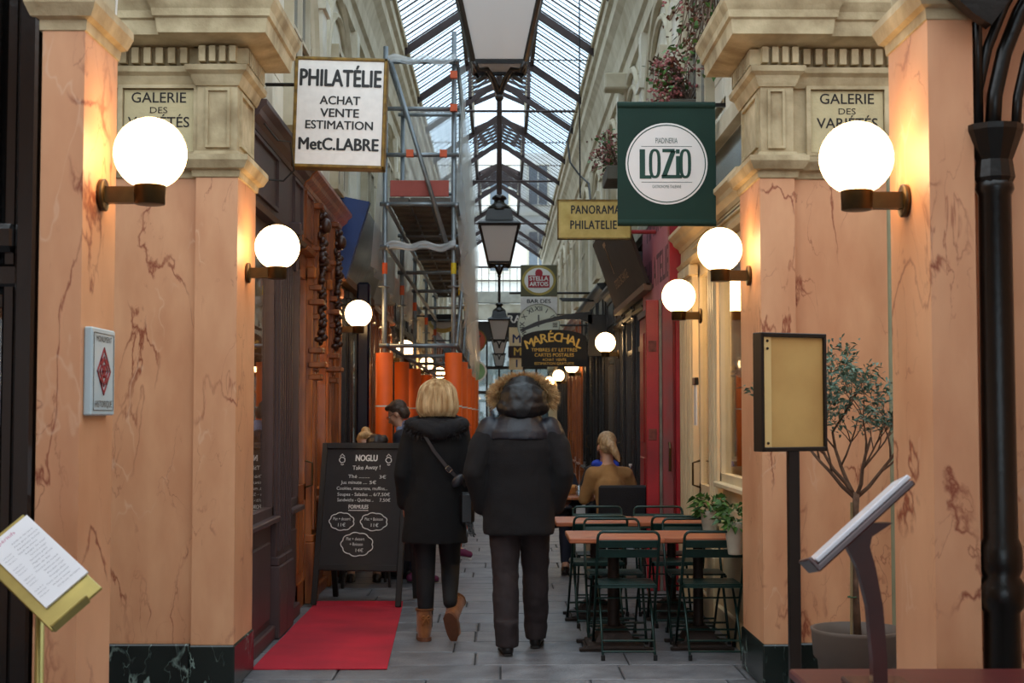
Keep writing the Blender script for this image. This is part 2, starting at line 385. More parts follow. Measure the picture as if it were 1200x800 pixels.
# ---------------------------------------------------------------- glass roof
ce = thing('ceiling', '', ''); del ce['label']; del ce['category']; struct(ce)
EX, EZ, RX, RZ = 1.33, 6.72, 0, 7.62; SL = (RZ - EZ) / EX
def rz(x): return RZ - SL * abs(x)
MON = [(14, 17.1), (19.8, 22.9), (25.4, 28.5), (31.2, 34.2), (37, 40.3)]
def inmon(y): return any(a <= y <= b for a, b in MON)
def slope_beam(mb, s, x0, x1, y, wd, up0, up1, f=rz):
    a = [(x0 * s, y - wd / 2, f(x0) + up0), (x1 * s, y - wd / 2, f(x1) + up0), (x1 * s, y - wd / 2, f(x1) + up1), (x0 * s, y - wd / 2, f(x0) + up1)]
    mb.add(a + [(p[0], y + wd / 2, p[2]) for p in a], [(0, 1, 2, 3), (7, 6, 5, 4), (0, 4, 5, 1), (1, 5, 6, 2), (2, 6, 7, 3), (3, 7, 4, 0)])
def shared(mb, nm, m):
    e = bpy.data.meshes.new(nm); e.from_pydata(mb.v, [], mb.f); e.materials.append(m); return e
PS = .40; SH = {}
for s in (-1, 1):
    for full in (0, 1):
        b = MB(); slope_beam(b, s, .53 if full == 0 else 0, EX, 0, .02, -.004, .022); SH[('bar', s, full)] = shared(b, 'glazing_bar', iron)
        p = MB(); slope_beam(p, s, .53 if full == 0 else 0, EX, 0, PS - .03, .012, .018); SH[('pane', s, full)] = shared(p, 'pane', roofg)
    mz = lambda x: 8.1 - .43 * abs(x)
    b = MB(); slope_beam(b, s, 0, .6, 0, .022, -.03, .03, mz); SH[('mbar', s)] = shared(b, 'glazing_bar', iron)
    p = MB(); slope_beam(p, s, 0, .6, 0, PS - .03, .012, .018, mz); SH[('mpane', s)] = shared(p, 'pane', roofg)
y = 7.0
while y < 46:
    full = 0 if inmon(y + PS / 2) else 1
    for s in (-1, 1):
        piece('glazing_bar', SH[('bar', s, full)], ce, (0, y, 0)); piece('pane', SH[('pane', s, full)], ce, (0, y + PS / 2, 0))
    # a thinner bar between, as closely spaced as in the old roof
    y += PS
mb = MB(); y = 7.2
while y < 46:
    for s in (-1, 1): slope_beam(mb, s, .53 if inmon(y) else 0, EX, y, .011, 0, .014)
    y += PS
stuff(mb.build('thin_glazing_bars', iron, ce))
for y in [8.0, 11.0, 14, 17.1, 19.8, 22.9, 25.4, 28.5, 31.2, 34.2, 37, 40.3, 43.5, 45.9]:
    for s in (-1, 1):
        b = MB(); slope_beam(b, s, 0, EX + .02, y, .07, -.14, -.02); b.build('rafter', iron, ce)
for i, y in enumerate([9, 13, 17, 20.5, 24, 26.8, 29.3, 31.3, 35, 38.3, 42]):
    th = .022 if y in (17, 24, 31.3, 38.3) else .009
    MB().tube([(-EX, y, EZ - .02), (EX, y, EZ - .02)], th, 6).build('tie_rod', iron, ce)
e = [7] + [v for ab in MON for v in ab] + [46]
for i in range(0, len(e), 2): MB().box(-.035, .035, e[i], e[i + 1], 7.5, 7.62).build('ridge_beam', iron, ce)
for a, b_ in MON:
    mo = MB()
    for s in (-1, 1):
        for yy in (a, b_):
            slope_beam(mo, s, 0, .62, yy, .07, -.10, -.01, mz); mo.box(*sorted((.5 * s, .56 * s)), yy - .035, yy + .035, rz(.53) - .05, mz(.53))
        mo.box(*sorted((.5 * s, .56 * s)), a, b_, rz(.53) - .06, rz(.53) + .04)
        mo.box(*sorted((.5 * s, .56 * s)), a, b_, mz(.53) - .06, mz(.53))
    mon = mo.build('raised_skylight', iron, ce)
    yy = a + PS / 2
    while yy < b_ - .1:
        for s in (-1, 1):
            piece('glazing_bar', SH[('mbar', s)], mon, (0, yy - PS / 2, 0)); piece('pane', SH[('mpane', s)], mon, (0, yy, 0))
        yy += PS
    for s in (-1, 1):
        for k in range(3):
            z = rz(.53) + .12 + k * .15
            MB().box(*sorted((.50 * s, .545 * s)), a + .05, b_ - .05, z, z + .05).build('louvre_slat', cove, mon)
for s in (-1, 1): MB().box(*sorted((1.29 * s, 1.35 * s)), 7, 46, EZ - .03, EZ + .05).build('eaves_gutter', cove, ce)
# ---------------------------------------------------------------- far end of the passage
wf = MB(); wf.box(-1.62, 1.62, 46, 46.3, 3.9, 4.55); wfo = struct(wf.build('wall_far', mat('dark beam paint', '2A211C', .6)))
MB().box(-1.62, 1.62, 45.85, 46.25, 4.6, 5.1).build('fascia_panel', lime, wfo)
MB().box(-1.62, 1.62, 45.8, 46.25, 5.14, 5.5).build('fascia_panel', mat('grey white panel', 'C6C4BA', .7), wfo)
rl = MB()
for i in range(14): rl.box(-1.5 + i * .23, -1.48 + i * .23, 46, 46.02, 5.5, 6.3)
rl.box(-1.6, 1.6, 45.98, 46.04, 6.28, 6.34); rl.box(-1.6, 1.6, 45.98, 46.04, 5.85, 5.89); rl.build('railing', iron, wfo)
bl = thing('apartment_building', 'pale building across the street beyond the far end of the passage', 'building', (0, 62, 0))
MB().box(-9, 9, 62, 66, 0, 13).build('facade', mat('pale facade', 'E6E4DE', .8, var=.05), bl)
for fz in (1.0, 4.6, 7.7, 10.6):
    for i in range(-3, 4):
        x = i * 1.7
        wo = MB().box(x - .5, x + .5, 61.9, 62, fz, fz + 1.9).build('window', lime, bl)
        MB().box(x - .4, x - .03, 61.86, 61.9, fz + .1, fz + 1.8).box(x + .03, x + .4, 61.86, 61.9, fz + .1, fz + 1.8).build('pane', mat('dark window pane', '59636B', .1, var=.1), wo)
for fz in (4.2, 7.3, 10.2): MB().box(-6.5, 6.5, 61.6, 62, fz, fz + .12).build('balcony_ledge', lime, bl)
scn = struct(thing('dimming_screen', 'x', 'x', (0, 46.1, 0))); del scn['label']; del scn['category']  # made-up tinted screen, added to darken the too bright far end
for i in range(9): MB().bev(-1.6 + i * .4 - .03, -1.6 + i * .4 + .03, 46.08, 46.16, 0, 3.9, .005).build('screen_post', ironb, scn)
for z in (.0, 1.1, 2.2, 3.0): MB().box(-1.6, 1.6, 46.09, 46.15, z, z + .1).build('screen_rail', ironb, scn)
tint = glassy('dimming screen glass', (.38, .42, .42, 1), .1)
for i in range(8):
    for z0, z1 in ((.1, 1.1), (1.2, 2.2), (2.3, 3.0), (3.1, 3.9)): MB().box(-1.57 + i * .4, -1.23 + i * .4, 46.115, 46.125, z0, z1).build('pane', tint, scn)
# ---------------------------------------------------------------- pillars
dn = shared(MB().box(-.5, .5, -.5, .5, -.5, .5), 'dentil', stone)
def pillar(side, y0, y1, xi, xp, xo, label, plaque_x=None, near=False):
    """xi inner face, xp edge of the projecting pilaster, xo outer end (all positive)"""
    def X(a, b): return sorted((a * side, b * side))
    p = thing('marble_pillar', label, 'pillar', ((xi + xp) / 2 * side, (y0 + y1) / 2, 0), 'pillars with stone entablatures')
    MB().box(*X(xi, xp), y0, y1, .0, 2.95).build('shaft', pink, p)
    if xo > xp: MB().box(*X(xp, xo), y0 + .05, y1, 0, 2.95).build('side_panel', pink, p)
    if not near:
        MB().bev(*X(xi - .012, xp + .005), y0 - .03, y1 + .01, 0, .25, .008).build('plinth', green, p)
        MB().bev(*X(xp + .008, xo), y0 + .015, y1, 0, .25, .008).build('plinth', green, p)
    e = MB(); ns = .75 if near else 1
    base = [(2.90, 0), (2.91, .02), (2.945, .025), (2.955, .05), (3.0, .075), (3.03, .075), (3.04, .02), (3.06, .012)]
    arch = [(3.44, .01), (3.46, .02), (3.5, .035), (3.52, .06), (3.55, .065), (3.56, .03)]
    corn = [(3.67, .03), (3.68, .10), (3.70, .19), (3.78, .20), (3.79, .215), (3.83, .22), (3.88, .245), (3.91, .25), (3.92, .2)]
    corn = [(z, o * ns) for z, o in corn]; base = [(z, o * ns) for z, o in base]
    a0, a1 = X(xi + .01, xp)
    e.sweep(a0, a1, y0 + .01, y1, base); e.box(a0, a1, y0 + .012, y1 - .01, 3.05, 3.45); e.sweep(a0, a1, y0 + .01, y1, arch)
    e.sweep(a0, a1, y0 + .01, y1, [(3.55, .0), (3.68, .0)]); 
    e.build('entablature', stone, p)
    MB().sweep(a0, a1, y0 + .01, y1, corn).build('cornice', stone, p)
    if xo > xp:
        b0, b1 = X(xp - .02, xo); g = MB()
        for pr in (base, arch): g.sweep(b0, b1, y0 + .06, y1, pr)
        g.box(b0, b1, y0 + .07, y1, 3.05, 3.45); g.box(b0, b1, y0 + .06, y1, 3.55, 3.68); g.build('entablature', stone, p)
        MB().sweep(b0, b1, y0 + .06, y1, corn).build('cornice', stone, p)
    # upper block standing on the cornice
    MB().bev(*X(xi + .12, xo), y0 + .12, y1 + .1, 3.92, 5.0, .02).build('upper_block', stone, p)
    # dentils: front of pilaster, front of side part, inner side
    x = xi + .01
    while x < xp:
        piece('dentil', dn, p, ((x + .02) * side, y0 - .02, 3.615), (.036, .06, .09)); x += .058
    x = xp + .06
    while x < xo - .03 and x < xp + .9:
        piece('dentil', dn, p, ((x + .02) * side, y0 + .03, 3.615), (.04, .06, .09)); x += .07
    y = y0 + .03
    while y < y1:
        piece('dentil', dn, p, ((xi - .02) * side, y, 3.615), (.06, .03, .09)); y += .055
    if not near:
        c0, c1 = xi + .05, xp - .05        # sunk panel frames
        f = MB()
        for (u0, u1, z0, z1) in ((c0, c1, 3.08, 3.095), (c0, c1, 3.41, 3.425), (c0, c0 + .015, 3.095, 3.41), (c1 - .015, c1, 3.095, 3.41)):
            f.box(*X(u0, u1), y0 - .004, y0 + .02, z0, z1)
        for (v0, v1, z0, z1) in ((y0 + .09, y1 - .09, 3.1, 3.12), (y0 + .09, y1 - .09, 3.4, 3.42), (y0 + .09, y0 + .11, 3.12, 3.4), (y1 - .11, y1 - .09, 3.12, 3.4)):
            f.box(*X(xi - .004, xi + .02), v0, v1, z0, z1)
        f.build('panel_moulding', stone, p)
    if plaque_x:
        u0, u1 = plaque_x
        q = MB(); yf = y0 + .06
        for (a, b, z0, z1) in ((u0, u1, 3.04, 3.06), (u0, u1, 3.43, 3.45), (u0, u0 + .025, 3.06, 3.43), (u1 - .025, u1, 3.06, 3.43)):
            q.box(*X(a, b), yf - .035, yf, z0, z1)
        pq = MB().box(*X(u0 + .03, u1 - .03), yf - .012, yf, 3.065, 3.425).build('name_plaque', mat('plaque stone', 'C9B98F', .7, var=.1, vs_=6, bump=.2), p)
        q.build('plaque_frame', stone, p)
        cx = (u0 + u1) / 2 * side
        L1 = mat('engraved letters', '221A14', .7)
        text('GALERIE', .06, FR(cx, yf - .014, 3.375), L1, pq, bold=.012, wd=.315)
        text('DES', .036, FR(cx, yf - .014, 3.303), L1, pq, wd=.10)
        text('VARIÉTÉS', .06, FR(cx, yf - .014, 3.232), L1, pq, bold=.012, wd=.355)
    return p
pillar(-1, 8.12, 8.72, 1.50, 1.74, 2.9, 'pink marble pillar at left corner of the passage above the red carpet, dark green plinth and carved stone top', (1.74, 2.2))
pillar(1, 8.12, 8.80, 1.50, 1.70, 2.9, 'pink marble pillar at right corner of the passage behind the potted olive tree', (1.78, 2.26))
pillar(-1, 5.0, 5.43, 1.47, 1.62, 1.62, 'near pink marble pier at left edge carrying the small blue sign', near=True)
pillar(1, 4.83, 5.32, 1.475, 1.63, 1.63, 'near pink marble pier at right edge beside the black iron column', near=True)
# ---------------------------------------------------------------- shopfronts
def shop(side, y0, y1, xf, m, label, bays, sill=.85, head=2.75, fz=(2.9, 3.38), corn=.12, fm=None, m2=None, base=True, mid=None, grp=None):
    X = lambda a, b: sorted((a * side, b * side))
    p = thing('shopfront', label, 'shopfront', (xf * side, (y0 + y1) / 2, 0), grp); fm = fm or m; m2 = m2 or m
    MB().bev(*X(xf - .01, xf + .12), y0, y1, *fz, .006).build('fascia', fm, p)
    for a, b in [(ya - .0, yb) for ya, yb, k in bays]:
        if b - a > .5:
            f2 = MB()
            for (u0, u1, z0, z1) in ((a + .05, b - .05, fz[0] + .05, fz[0] + .075), (a + .05, b - .05, fz[1] - .075, fz[1] - .05), (a + .05, a + .075, fz[0] + .07, fz[1] - .07), (b - .075, b - .05, fz[0] + .07, fz[1] - .07)):
                f2.box(*X(xf - .03, xf), u0, u1, z0, z1)
            f2.build('fascia_moulding', m, p)
    if corn:
        P = [(xf + .1, fz[1] - .03), (xf - .02, fz[1] - .03), (xf - .03, fz[1]), (xf - corn * .6, fz[1] + .03), (xf - corn * .7, fz[1] + .06), (xf - corn, fz[1] + .09), (xf - corn, fz[1] + .12), (xf + .1, fz[1] + .13)]
        MB().prism([(a * side, b) for a, b in P], y0, y1, 'Y').build('cornice', m2, p)
        MB().prism([((xf + .1) * side, fz[0] - .06), ((xf - .035) * side, fz[0] - .05), ((xf - .05) * side, fz[0] - .02), ((xf - .02) * side, fz[0]), ((xf + .1) * side, fz[0])], y0, y1, 'Y').build('architrave', m2, p)
    MB().box(*X(xf + .03, xf + .1), y0, y1, head, fz[0]).build('head_panel', m, p)
    for ya, yb, k in bays:
        if k == 'p':        # pilaster with flutes and base
            q = MB(); q.bev(*X(xf - .02, xf + .1), ya, yb, 0, head + .1, .008); q.bev(*X(xf - .05, xf + .05), ya - .015, yb + .015, 0, .5, .01)
            q.bev(*X(xf - .04, xf + .05), ya - .01, yb + .01, .5, .56, .008); q.bev(*X(xf - .045, xf + .05), ya - .02, yb + .02, head - .08, head + .02, .012)
            n = max(1, int((yb - ya) / .09))
            for i in range(n): c = ya + (i + .5) * (yb - ya) / n; q.box(*X(xf - .035, xf), c - .02, c + .02, .6, head - .12)
            q.build('pilaster', m2, p)
        elif k == 'd':      # door with panels and a glazed upper part
            q = MB(); 
            for (u0, u1, z0, z1) in ((ya, ya + .09, 0, head), (yb - .09, yb, 0, head), (ya, yb, head - .1, head), (ya, yb, 0, .2), (ya, yb, .85, .98)):
                q.box(*X(xf + .03, xf + .08), u0, u1, z0, z1)
            q.box(*X(xf + .045, xf + .065), ya, yb, .2, .9); q.bev(*X(xf + .03, xf + .05), ya + .14, yb - .14, .28, .78, .01)
            d = q.build('door', m2, p); MB().box(*X(xf + .05, xf + .058), ya + .09, yb - .09, .98, head - .1).build('pane', glass, d)
            MB().tube([((xf + .03) * side, yb - .05, .95), ((xf - .03) * side, yb - .05, .97), ((xf - .03) * side, yb - .05, 1.15), ((xf + .03) * side, yb - .05, 1.17)], .009, 6).build('door_handle', brass, d)
        elif k == 'w':
            if base:
                q = MB().box(*X(xf + .02, xf + .1), ya, yb, 0, sill - .03); q.bev(*X(xf - .0, xf + .03), ya + .1, yb - .1, .15, sill - .17, .012)
                q.bev(*X(xf - .02, xf + .05), ya, yb, 0, .1, .01); q.build('base_panel', m, p)
            MB().bev(*X(xf - .05, xf + .1), ya - .01, yb + .01, sill - .04, sill, .008).build('sill', m2, p)
            q = MB(); sp = [ya, ya + .06, yb - .06, yb]
            q.box(*X(xf, xf + .07), ya, ya + .06, sill, head); q.box(*X(xf, xf + .07), yb - .06, yb, sill, head)
            q.box(*X(xf, xf + .07), ya, yb, sill, sill + .06); q.box(*X(xf, xf + .07), ya, yb, head - .07, head)
            if mid: q.box(*X(xf + .01, xf + .06), ya, yb, mid - .03, mid + .03)
            fr = q.build('window_frame', m2, p)
            MB().box(*X(xf + .03, xf + .038), ya + .05, yb - .05, sill + .05, (mid or head) - .04).build('pane', glass, fr)
            if mid: MB().box(*X(xf + .03, xf + .038), ya + .05, yb - .05, mid + .03, head - .06).build('pane', glass, fr)
    return p
s1 = shop(-1, 8.74, 11.15, 1.56, auber, 'aubergine painted shopfront on left, nearest behind the marble corner pillar', [(8.76, 9.9, 'w'), (9.92, 10.22, 'p'), (10.24, 10.54, 'p'), (10.56, 11.12, 'w')])
q = MB().bev(-1.56, -1.46, 10.42, 10.5, 2.86, 2.96, .01); q.tube([(-1.5, 10.46, 2.86), (-1.5, 10.46, 2.6)], .02, 6); q.build('bracket', auber, s1)
s2 = shop(-1, 11.2, 13.85, 1.56, wood, 'varnished red brown wooden shopfront with carved corbels, left behind the chalkboard', [(11.22, 11.75, 'd'), (11.76, 12.0, 'p'), (12.05, 12.85, 'w'), (12.9, 13.12, 'p'), (13.15, 13.65, 'd'), (13.66, 13.84, 'p')], fm=wood, m2=woodo)
for yy in (11.85, 13.0):
    q = MB()
    for z0, o in ((3.3, .10), (2.95, .07), (2.62, .09), (2.5, .11), (2.38, .07), (2.1, .1), (1.98, .13), (1.88, .09)): q.bev(-1.58, -1.56 + o, yy - .05 - o / 2, yy + .05 + o / 2, z0 - .05, z0, .01)
    q.bev(-1.58, -1.50, yy - .06, yy + .06, 1.9, 3.3, .012)
    q.build('corbel_post', wood, s2)
    q = MB(); rnd = random.Random(3)
    for i in range(60):
        z = 2.15 + i * .018; q.ell((-1.485 + rnd.uniform(-.015, .02), yy + rnd.uniform(-.06, .06), z), (.015 + rnd.random() * .03, .015 + rnd.random() * .035, .02 + rnd.random() * .02), 6)
    q.ell((-1.45, yy, 3.12), (.05, .06, .07), 8); stuff(q.build('carved_garland', mat('dark carved wood', '3E2012', .4), s2, True))
shop(-1, 14.2, 17.4, 1.60, darkf, 'dark glossy shopfront on left under the tilted mirror fascia', [(14.22, 14.9, 'w'), (14.95, 15.3, 'p'), (15.4, 16.4, 'w'), (16.5, 17.3, 'd')], corn=0)
s4 = shop(1, 8.95, 12.55, 1.62, cream, 'cream painted shopfront on right with planters, beside the green folding chairs', [(8.97, 10.45, 'w'), (10.5, 10.8, 'p'), (10.85, 11.75, 'd'), (11.8, 12.05, 'p'), (12.1, 12.5, 'p')], sill=1.06, head=2.78, fz=(2.86, 3.0))
for a, b in ((9.0, 10.6), (10.65, 12.45)): MB().box(1.63, 1.66, a, b, 3.12, 3.72).build('glass_fascia', mat('blue grey fascia glass', '55656B', .15, var=.35, vs_=3, col2='2E393E'), s4)
MB().box(1.6, 1.68, 8.95, 12.5, 3.72, 3.8).build('fascia_trim', cream, s4)
MB().box(1.58, 1.62, 8.95, 12.55, 0, .16).build('skirting', cream, s4)
# red shop: fascia, two leaves of worn red panels
s5 = thing('shopfront', 'red painted shopfront on right with faded fascia reading PHILATELIE', 'shopfront', (1.58, 14, 0))
f5 = MB().box(1.555, 1.66, 12.75, 15.35, 2.62, 3.75).build('fascia', pinkp, s5)
MB().box(1.5, 1.6, 12.7, 15.4, 2.56, 2.62).build('fascia_sill', mat('grey brown wood', '6E5E58', .6), s5); MB().box(1.52, 1.66, 12.62, 12.75, 2.5, 3.8).build('end_board', redp, s5)
text('PHILATELIE', .30, RW(1.553, 14.05, 2.95), mat('faded fascia letters', '6E3A45', .6), f5, bold=.03, wd=2.2)
text('TIMBRES', .26, RW(1.553, 14.05, 3.45), mat('faded fascia letters', '6E3A45', .6), f5, bold=.03, wd=1.9)
for (a, b, mm, xx) in ((12.62, 12.95, redp, 1.46), (13.0, 13.8, redw, 1.60), (13.85, 14.7, redw, 1.60), (14.75, 15.35, redp, 1.52)):
    d = MB().bev(xx, xx + .12, a, b, .02, 2.56, .012)
    if b - a > .5: d.bev(xx - .012, xx + .02, a + .1, b - .1, .3, 1.1, .01); d.bev(xx - .012, xx + .02, a + .1, b - .1, 1.25, 2.4, .01)
    d.build('shutter_panel', mm, s5)
# front edge of the red shop, facing the viewer
MB().bev(1.30, 1.412, 12.56, 12.62, 0, 2.56, .006).build('shutter_leaf', redp, s5)
MB().box(1.415, 1.44, 12.575, 12.62, 0, 2.56).build('edge_strip', mat('bare zinc strip', '8A8178', .5, .4, var=.3), s5)
MB().bev(1.443, 1.54, 12.56, 12.62, 0, 2.56, .006).build('shutter_leaf', redw, s5); MB().bev(1.56, 1.61, 12.57, 12.62, 0, 2.56, .006).build('shutter_leaf', redp, s5)
for z in (.35, 1.32, 2.1): MB().bev(1.32, 1.39, 12.555, 12.562, z, z + .10, .003).build('rust_patch', mat('rusty lock plate', '8A4A40', .8, var=.3, vs_=20), s5)
MB().tube([(1.5, 12.54, 1.3), (1.5, 12.5, 1.25), (1.5, 12.52, 1.05)], .012, 6).build('bolt', brass, s5)
s6 = shop(1, 15.45, 20.9, 1.60, darkf, 'charcoal shopfront with tall narrow windows on right past the red shutters', [(15.5, 16.6, 'w'), (16.65, 16.8, 'p'), (16.9, 17.9, 'w'), (17.95, 18.1, 'p'), (18.2, 19.2, 'd'), (19.25, 19.4, 'p'), (19.5, 20.8, 'w')], sill=.55, fz=(2.75, 3.2), mid=2.3)
SP = [(-1, 17.5, 21.0, woodo, 'brown wooden shopfront behind the scaffold, first beyond the dark one'), (-1, 21.1, 26.9, darkf, 'dark shopfront behind the scaffold, second beyond the mirror fascia'), (-1, 27.1, 32.9, cream, 'pale shopfront on left far down the passage'), (-1, 33.1, 38.9, woodo, 'brown shopfront on left near the far end'), (-1, 39.1, 45.8, darkf, 'last dark shopfront on left at the far end'),
      (1, 21.1, 26.9, ironb, 'black shopfront on right behind the arched black sign'), (1, 27.1, 32.9, woodo, 'brown shopfront on right far down the passage'), (1, 33.1, 38.9, darkf, 'dark shopfront on right near the far end'), (1, 39.1, 45.8, cream, 'last pale shopfront on right at the far end')]
for sd, a, b, mm, lb in SP:
    n = 4; st = (b - a) / n; bays = []
    for i in range(n): bays += [(a + i * st, a + i * st + .16, 'p'), (a + i * st + .2, a + (i + 1) * st - .04, 'w' if i != 2 else 'd')]
    shop(sd, a, b, 1.58, mm, lb, bays, sill=.6)
# warm pendant lamps added to light the dark shop interiors
pr = None
for i, (sd, yy, lab) in enumerate([(-1, 9.6, 'aubergine shop'), (-1, 12.4, 'red brown wooden shop'), (-1, 15.6, 'dark shop under the mirror fascia'), (1, 10.2, 'cream shop near the window'), (1, 11.6, 'cream shop near its door'), (1, 17.2, 'charcoal shop'), (-1, 19, 'brown wooden shop behind the scaffold'), (1, 19.7, 'charcoal shop at its far end'), (-1, 24, 'second dark shop'), (1, 24, 'black shop'), (-1, 30, 'pale far shop'), (1, 30, 'brown far shop')]):
    lab = 'small warm pendant lamp added to light the ' + lab
    if pr is None:
        pr = thing('pendant_lamp', lab, 'lamp', (0, 0, 0), 'pendant lamps added to light the shops')
        MB().lathe([(.012, -.02), (.03, -.04), (.10, -.16), (.105, -.165), (.09, -.16), (.02, -.05)], n=14).build('shade', brass, pr, True)
        MB().tube([(0, 0, 0.75), (0, 0, -.02)], .005, 5).build('cord', black, pr)
        MB().ell((0, 0, -.15), .05, 10).build('bulb', emis('warm bulb', (1, .55, .2), 60), pr, True)
        ld = bpy.data.lights.new('shop_fill_light', 'POINT'); ld.energy = 45; ld.color = (1, .6, .28); ld.shadow_soft_size = .06; lo_ = bpy.data.objects.new('shop_fill_light', ld); C.objects.link(lo_); lo_.parent = pr; lo_.location = (0, 0, -.24)  # added point light, brightens the shop interior
        pr.location = (2.3 * sd, yy, 2.55); continue
    dup(pr, (2.3 * sd, yy, 2.55), 0, lab)
# dark near shopfront at the left edge of the frame
nl = thing('shopfront', 'black glossy panelled shopfront at the left edge of the picture', 'shopfront', (-1.75, 5.1, 0))
MB().bev(-1.70, -1.63, 4.98, 5.2, 0, 3.6, .01).build('post', blackg, nl)
q = MB()
for x in (-1.95, -1.83, -1.76): q.bev(x, x + .05, 5.03, 5.12, 0, 3.6, .01)
q.box(-2.6, -1.7, 5.1, 5.16, 1.98, 3.6); q.bev(-2.6, -1.7, 4.98, 5.12, 2.12, 2.22, .02); q.bev(-2.6, -1.7, 5.02, 5.1, 2.0, 2.08, .01); q.build('panelling', blackg, nl)
q = MB()
for z in (0.1, .55, 1.0, 1.45, 1.93): q.box(-2.6, -1.7, 5.05, 5.11, z, z + .04)
wf_ = q.build('window_frame', blackg, nl)
for z in (.14, .59, 1.04, 1.49): MB().box(-2.6, -1.7, 5.075, 5.083, z, z + .4).build('pane', glass, wf_)
MB().box(-2.8, -1.75, 5.5, 5.6, 0, 2.1).build('back_panel', woodo, nl)
bl_ = thing('pendant_lamp', 'warm glass lamp behind the black shopfront at the left edge', 'lamp', (-1.93, 5.3, 1.85))
MB().lathe([(.01, 2.05), (.05, 2.03), (.07, 1.98)], (-1.93, 5.3, 0), 12).build('cap', brass, bl_, True); MB().ell((-1.93, 5.3, 1.93), (.05, .05, .08), 10).build('bulb', emis('warm bulb dim', (1, .45, .12), 14), bl_, True)
# ---------------------------------------------------------------- globe lamps
gl = thing('globe_lamp', '', 'lamp', (0, 0, 0), 'globe lamps along both walls')   # built at the origin, arm along +X to the wall
MB().ell((0, 0, 0), .133, 28).build('globe', globe, gl, True)
MB().lathe([(.05, -.19), (.056, -.188), (.058, -.12), (.062, -.112), (.05, -.11)], n=20).build('collar', brass, gl, True)
MB().box(.04, .165, -.022, .022, -.185, -.125).build('arm', brass, gl)
MB().lathe([(.055, .16), (.06, .162), (.06, .178), (.052, .182)], (0, 0, -.155), 18, 'X').build('wall_plate', brass, gl, True)
GL = [(1, 1.475, 5.1, 2.475, 'globe wall lamp on the near pier at the right edge'), (-1, 1.47, 5.22, 2.51, 'globe wall lamp on the near pier at the left edge'),
      (-1, 1.5, 8.42, 2.54, 'globe wall lamp on the inner face of the left corner pillar'), (1, 1.5, 8.45, 2.53, 'globe wall lamp on the inner face of the right corner pillar'),
      (1, 1.60, 11.2, 2.48, 'globe wall lamp on the cream shopfront'), (-1, 1.56, 13.9, 2.53, 'globe wall lamp below the tilted mirror fascia'),
      (1, 1.58, 18.7, 2.49, 'globe wall lamp on the charcoal shopfront left of the red shutters'), (-1, 1.56, 20.9, 2.5, 'globe wall lamp hidden behind the scaffold'),
      (-1, 1.56, 27.0, 2.5, 'larger of the two distant globe lamps above the blond woman'), (-1, 1.56, 33.0, 2.5, 'smaller of the two distant globe lamps above the blond woman'),
      (1, 1.56, 27.0, 2.46, 'distant globe lamp under the right end of the arched black sign'), (1, 1.56, 33.0, 2.44, 'distant globe lamp left of and below the arched black sign'), (1, 1.56, 39.0, 2.44, 'most distant globe lamp on right'), (-1, 1.56, 39.0, 2.44, 'most distant globe lamp on left')]
for i, (sd, xw, yy, z, lb) in enumerate(GL):
    loc = ((xw - .182) * sd, yy, z); rz_ = 0 if sd > 0 else math.pi
    if i == 0: gl.location = loc; gl['label'] = lb
    else: dup(gl, loc, rz_, lb)
# ---------------------------------------------------------------- hanging lanterns
lt = thing('hanging_lantern', '', 'lantern', (0, 0, 0), 'square lanterns hanging on the centre line')  # z=0 at the bottom of the glass body
bw, tw, H = .11, .19, .36
q = MB()
for sx in (-1, 1):
    for sy in (-1, 1): q.tube([(bw * sx, bw * sy, 0), (tw * sx, tw * sy, H)], .011, 5)
for z, r in ((0, bw), (H, tw)):
    q.tube([(r, r, z), (-r, r, z), (-r, -r, z), (r, -r, z)], .012, 5, True)
q.build('frame', ironb, lt)
for a in range(4):
    R = Matrix.Rotation(a * math.pi / 2, 4, 'Z'); p_ = MB(R); p_.add([(-bw, -bw, 0), (bw, -bw, 0), (tw, -tw, H), (-tw, -tw, H), (-bw, -bw + .006, 0), (bw, -bw + .006, 0), (tw, -tw + .006, H), (-tw, -tw + .006, H)], [(0, 1, 2, 3), (7, 6, 5, 4), (0, 4, 5, 1), (2, 6, 7, 3), (1, 5, 6, 2), (0, 3, 7, 4)]); p_.build('pane', opal, lt)
MB().box(-bw + .012, bw - .012, -bw + .012, bw - .012, 0.004, .012).build('bottom_pane', opal, lt)
q = MB(); q.lathe([(.29, H), (.30, H + .015), (.285, H + .03), (.20, H + .06), (.165, H + .16), (.16, H + .17)], n=4, sq=True)
q.build('roof', ironb, lt)
q = MB().lathe([(.13, H + .16), (.11, H + .20), (.055, H + .24), (.05, H + .27), (.075, H + .28), (.07, H + .3), (.03, H + .33)], n=14); q.build('finial', ironb, lt, True)
q = MB()
for a in range(4):
    R = Matrix.Rotation(a * math.pi / 2 + math.pi / 4, 3, 'Z')
    q.tube([R @ Vector(p) for p in [(.155, 0, 0), (.13, 0, -.035), (.075, 0, -.02), (.04, 0, -.05), (.012, 0, -.10), (0, 0, -.13)]], [.012, .012, .011, .012, .014, .01], 6)
q.ell((0, 0, -.13), .02, 8); q.build('bottom_scroll', ironb, lt, True)
MB().lathe([(.014, .02), (.014, .12), (.028, .13), (.03, .2), (.012, .24)], n=10).build('burner', mat('milky burner', 'C9B79A', .3), lt, True)
stm = MB().tube([(0, 0, 0), (0, 0, 1)], .026, 8)
sm = shared(stm, 'hanging_pole', iron)
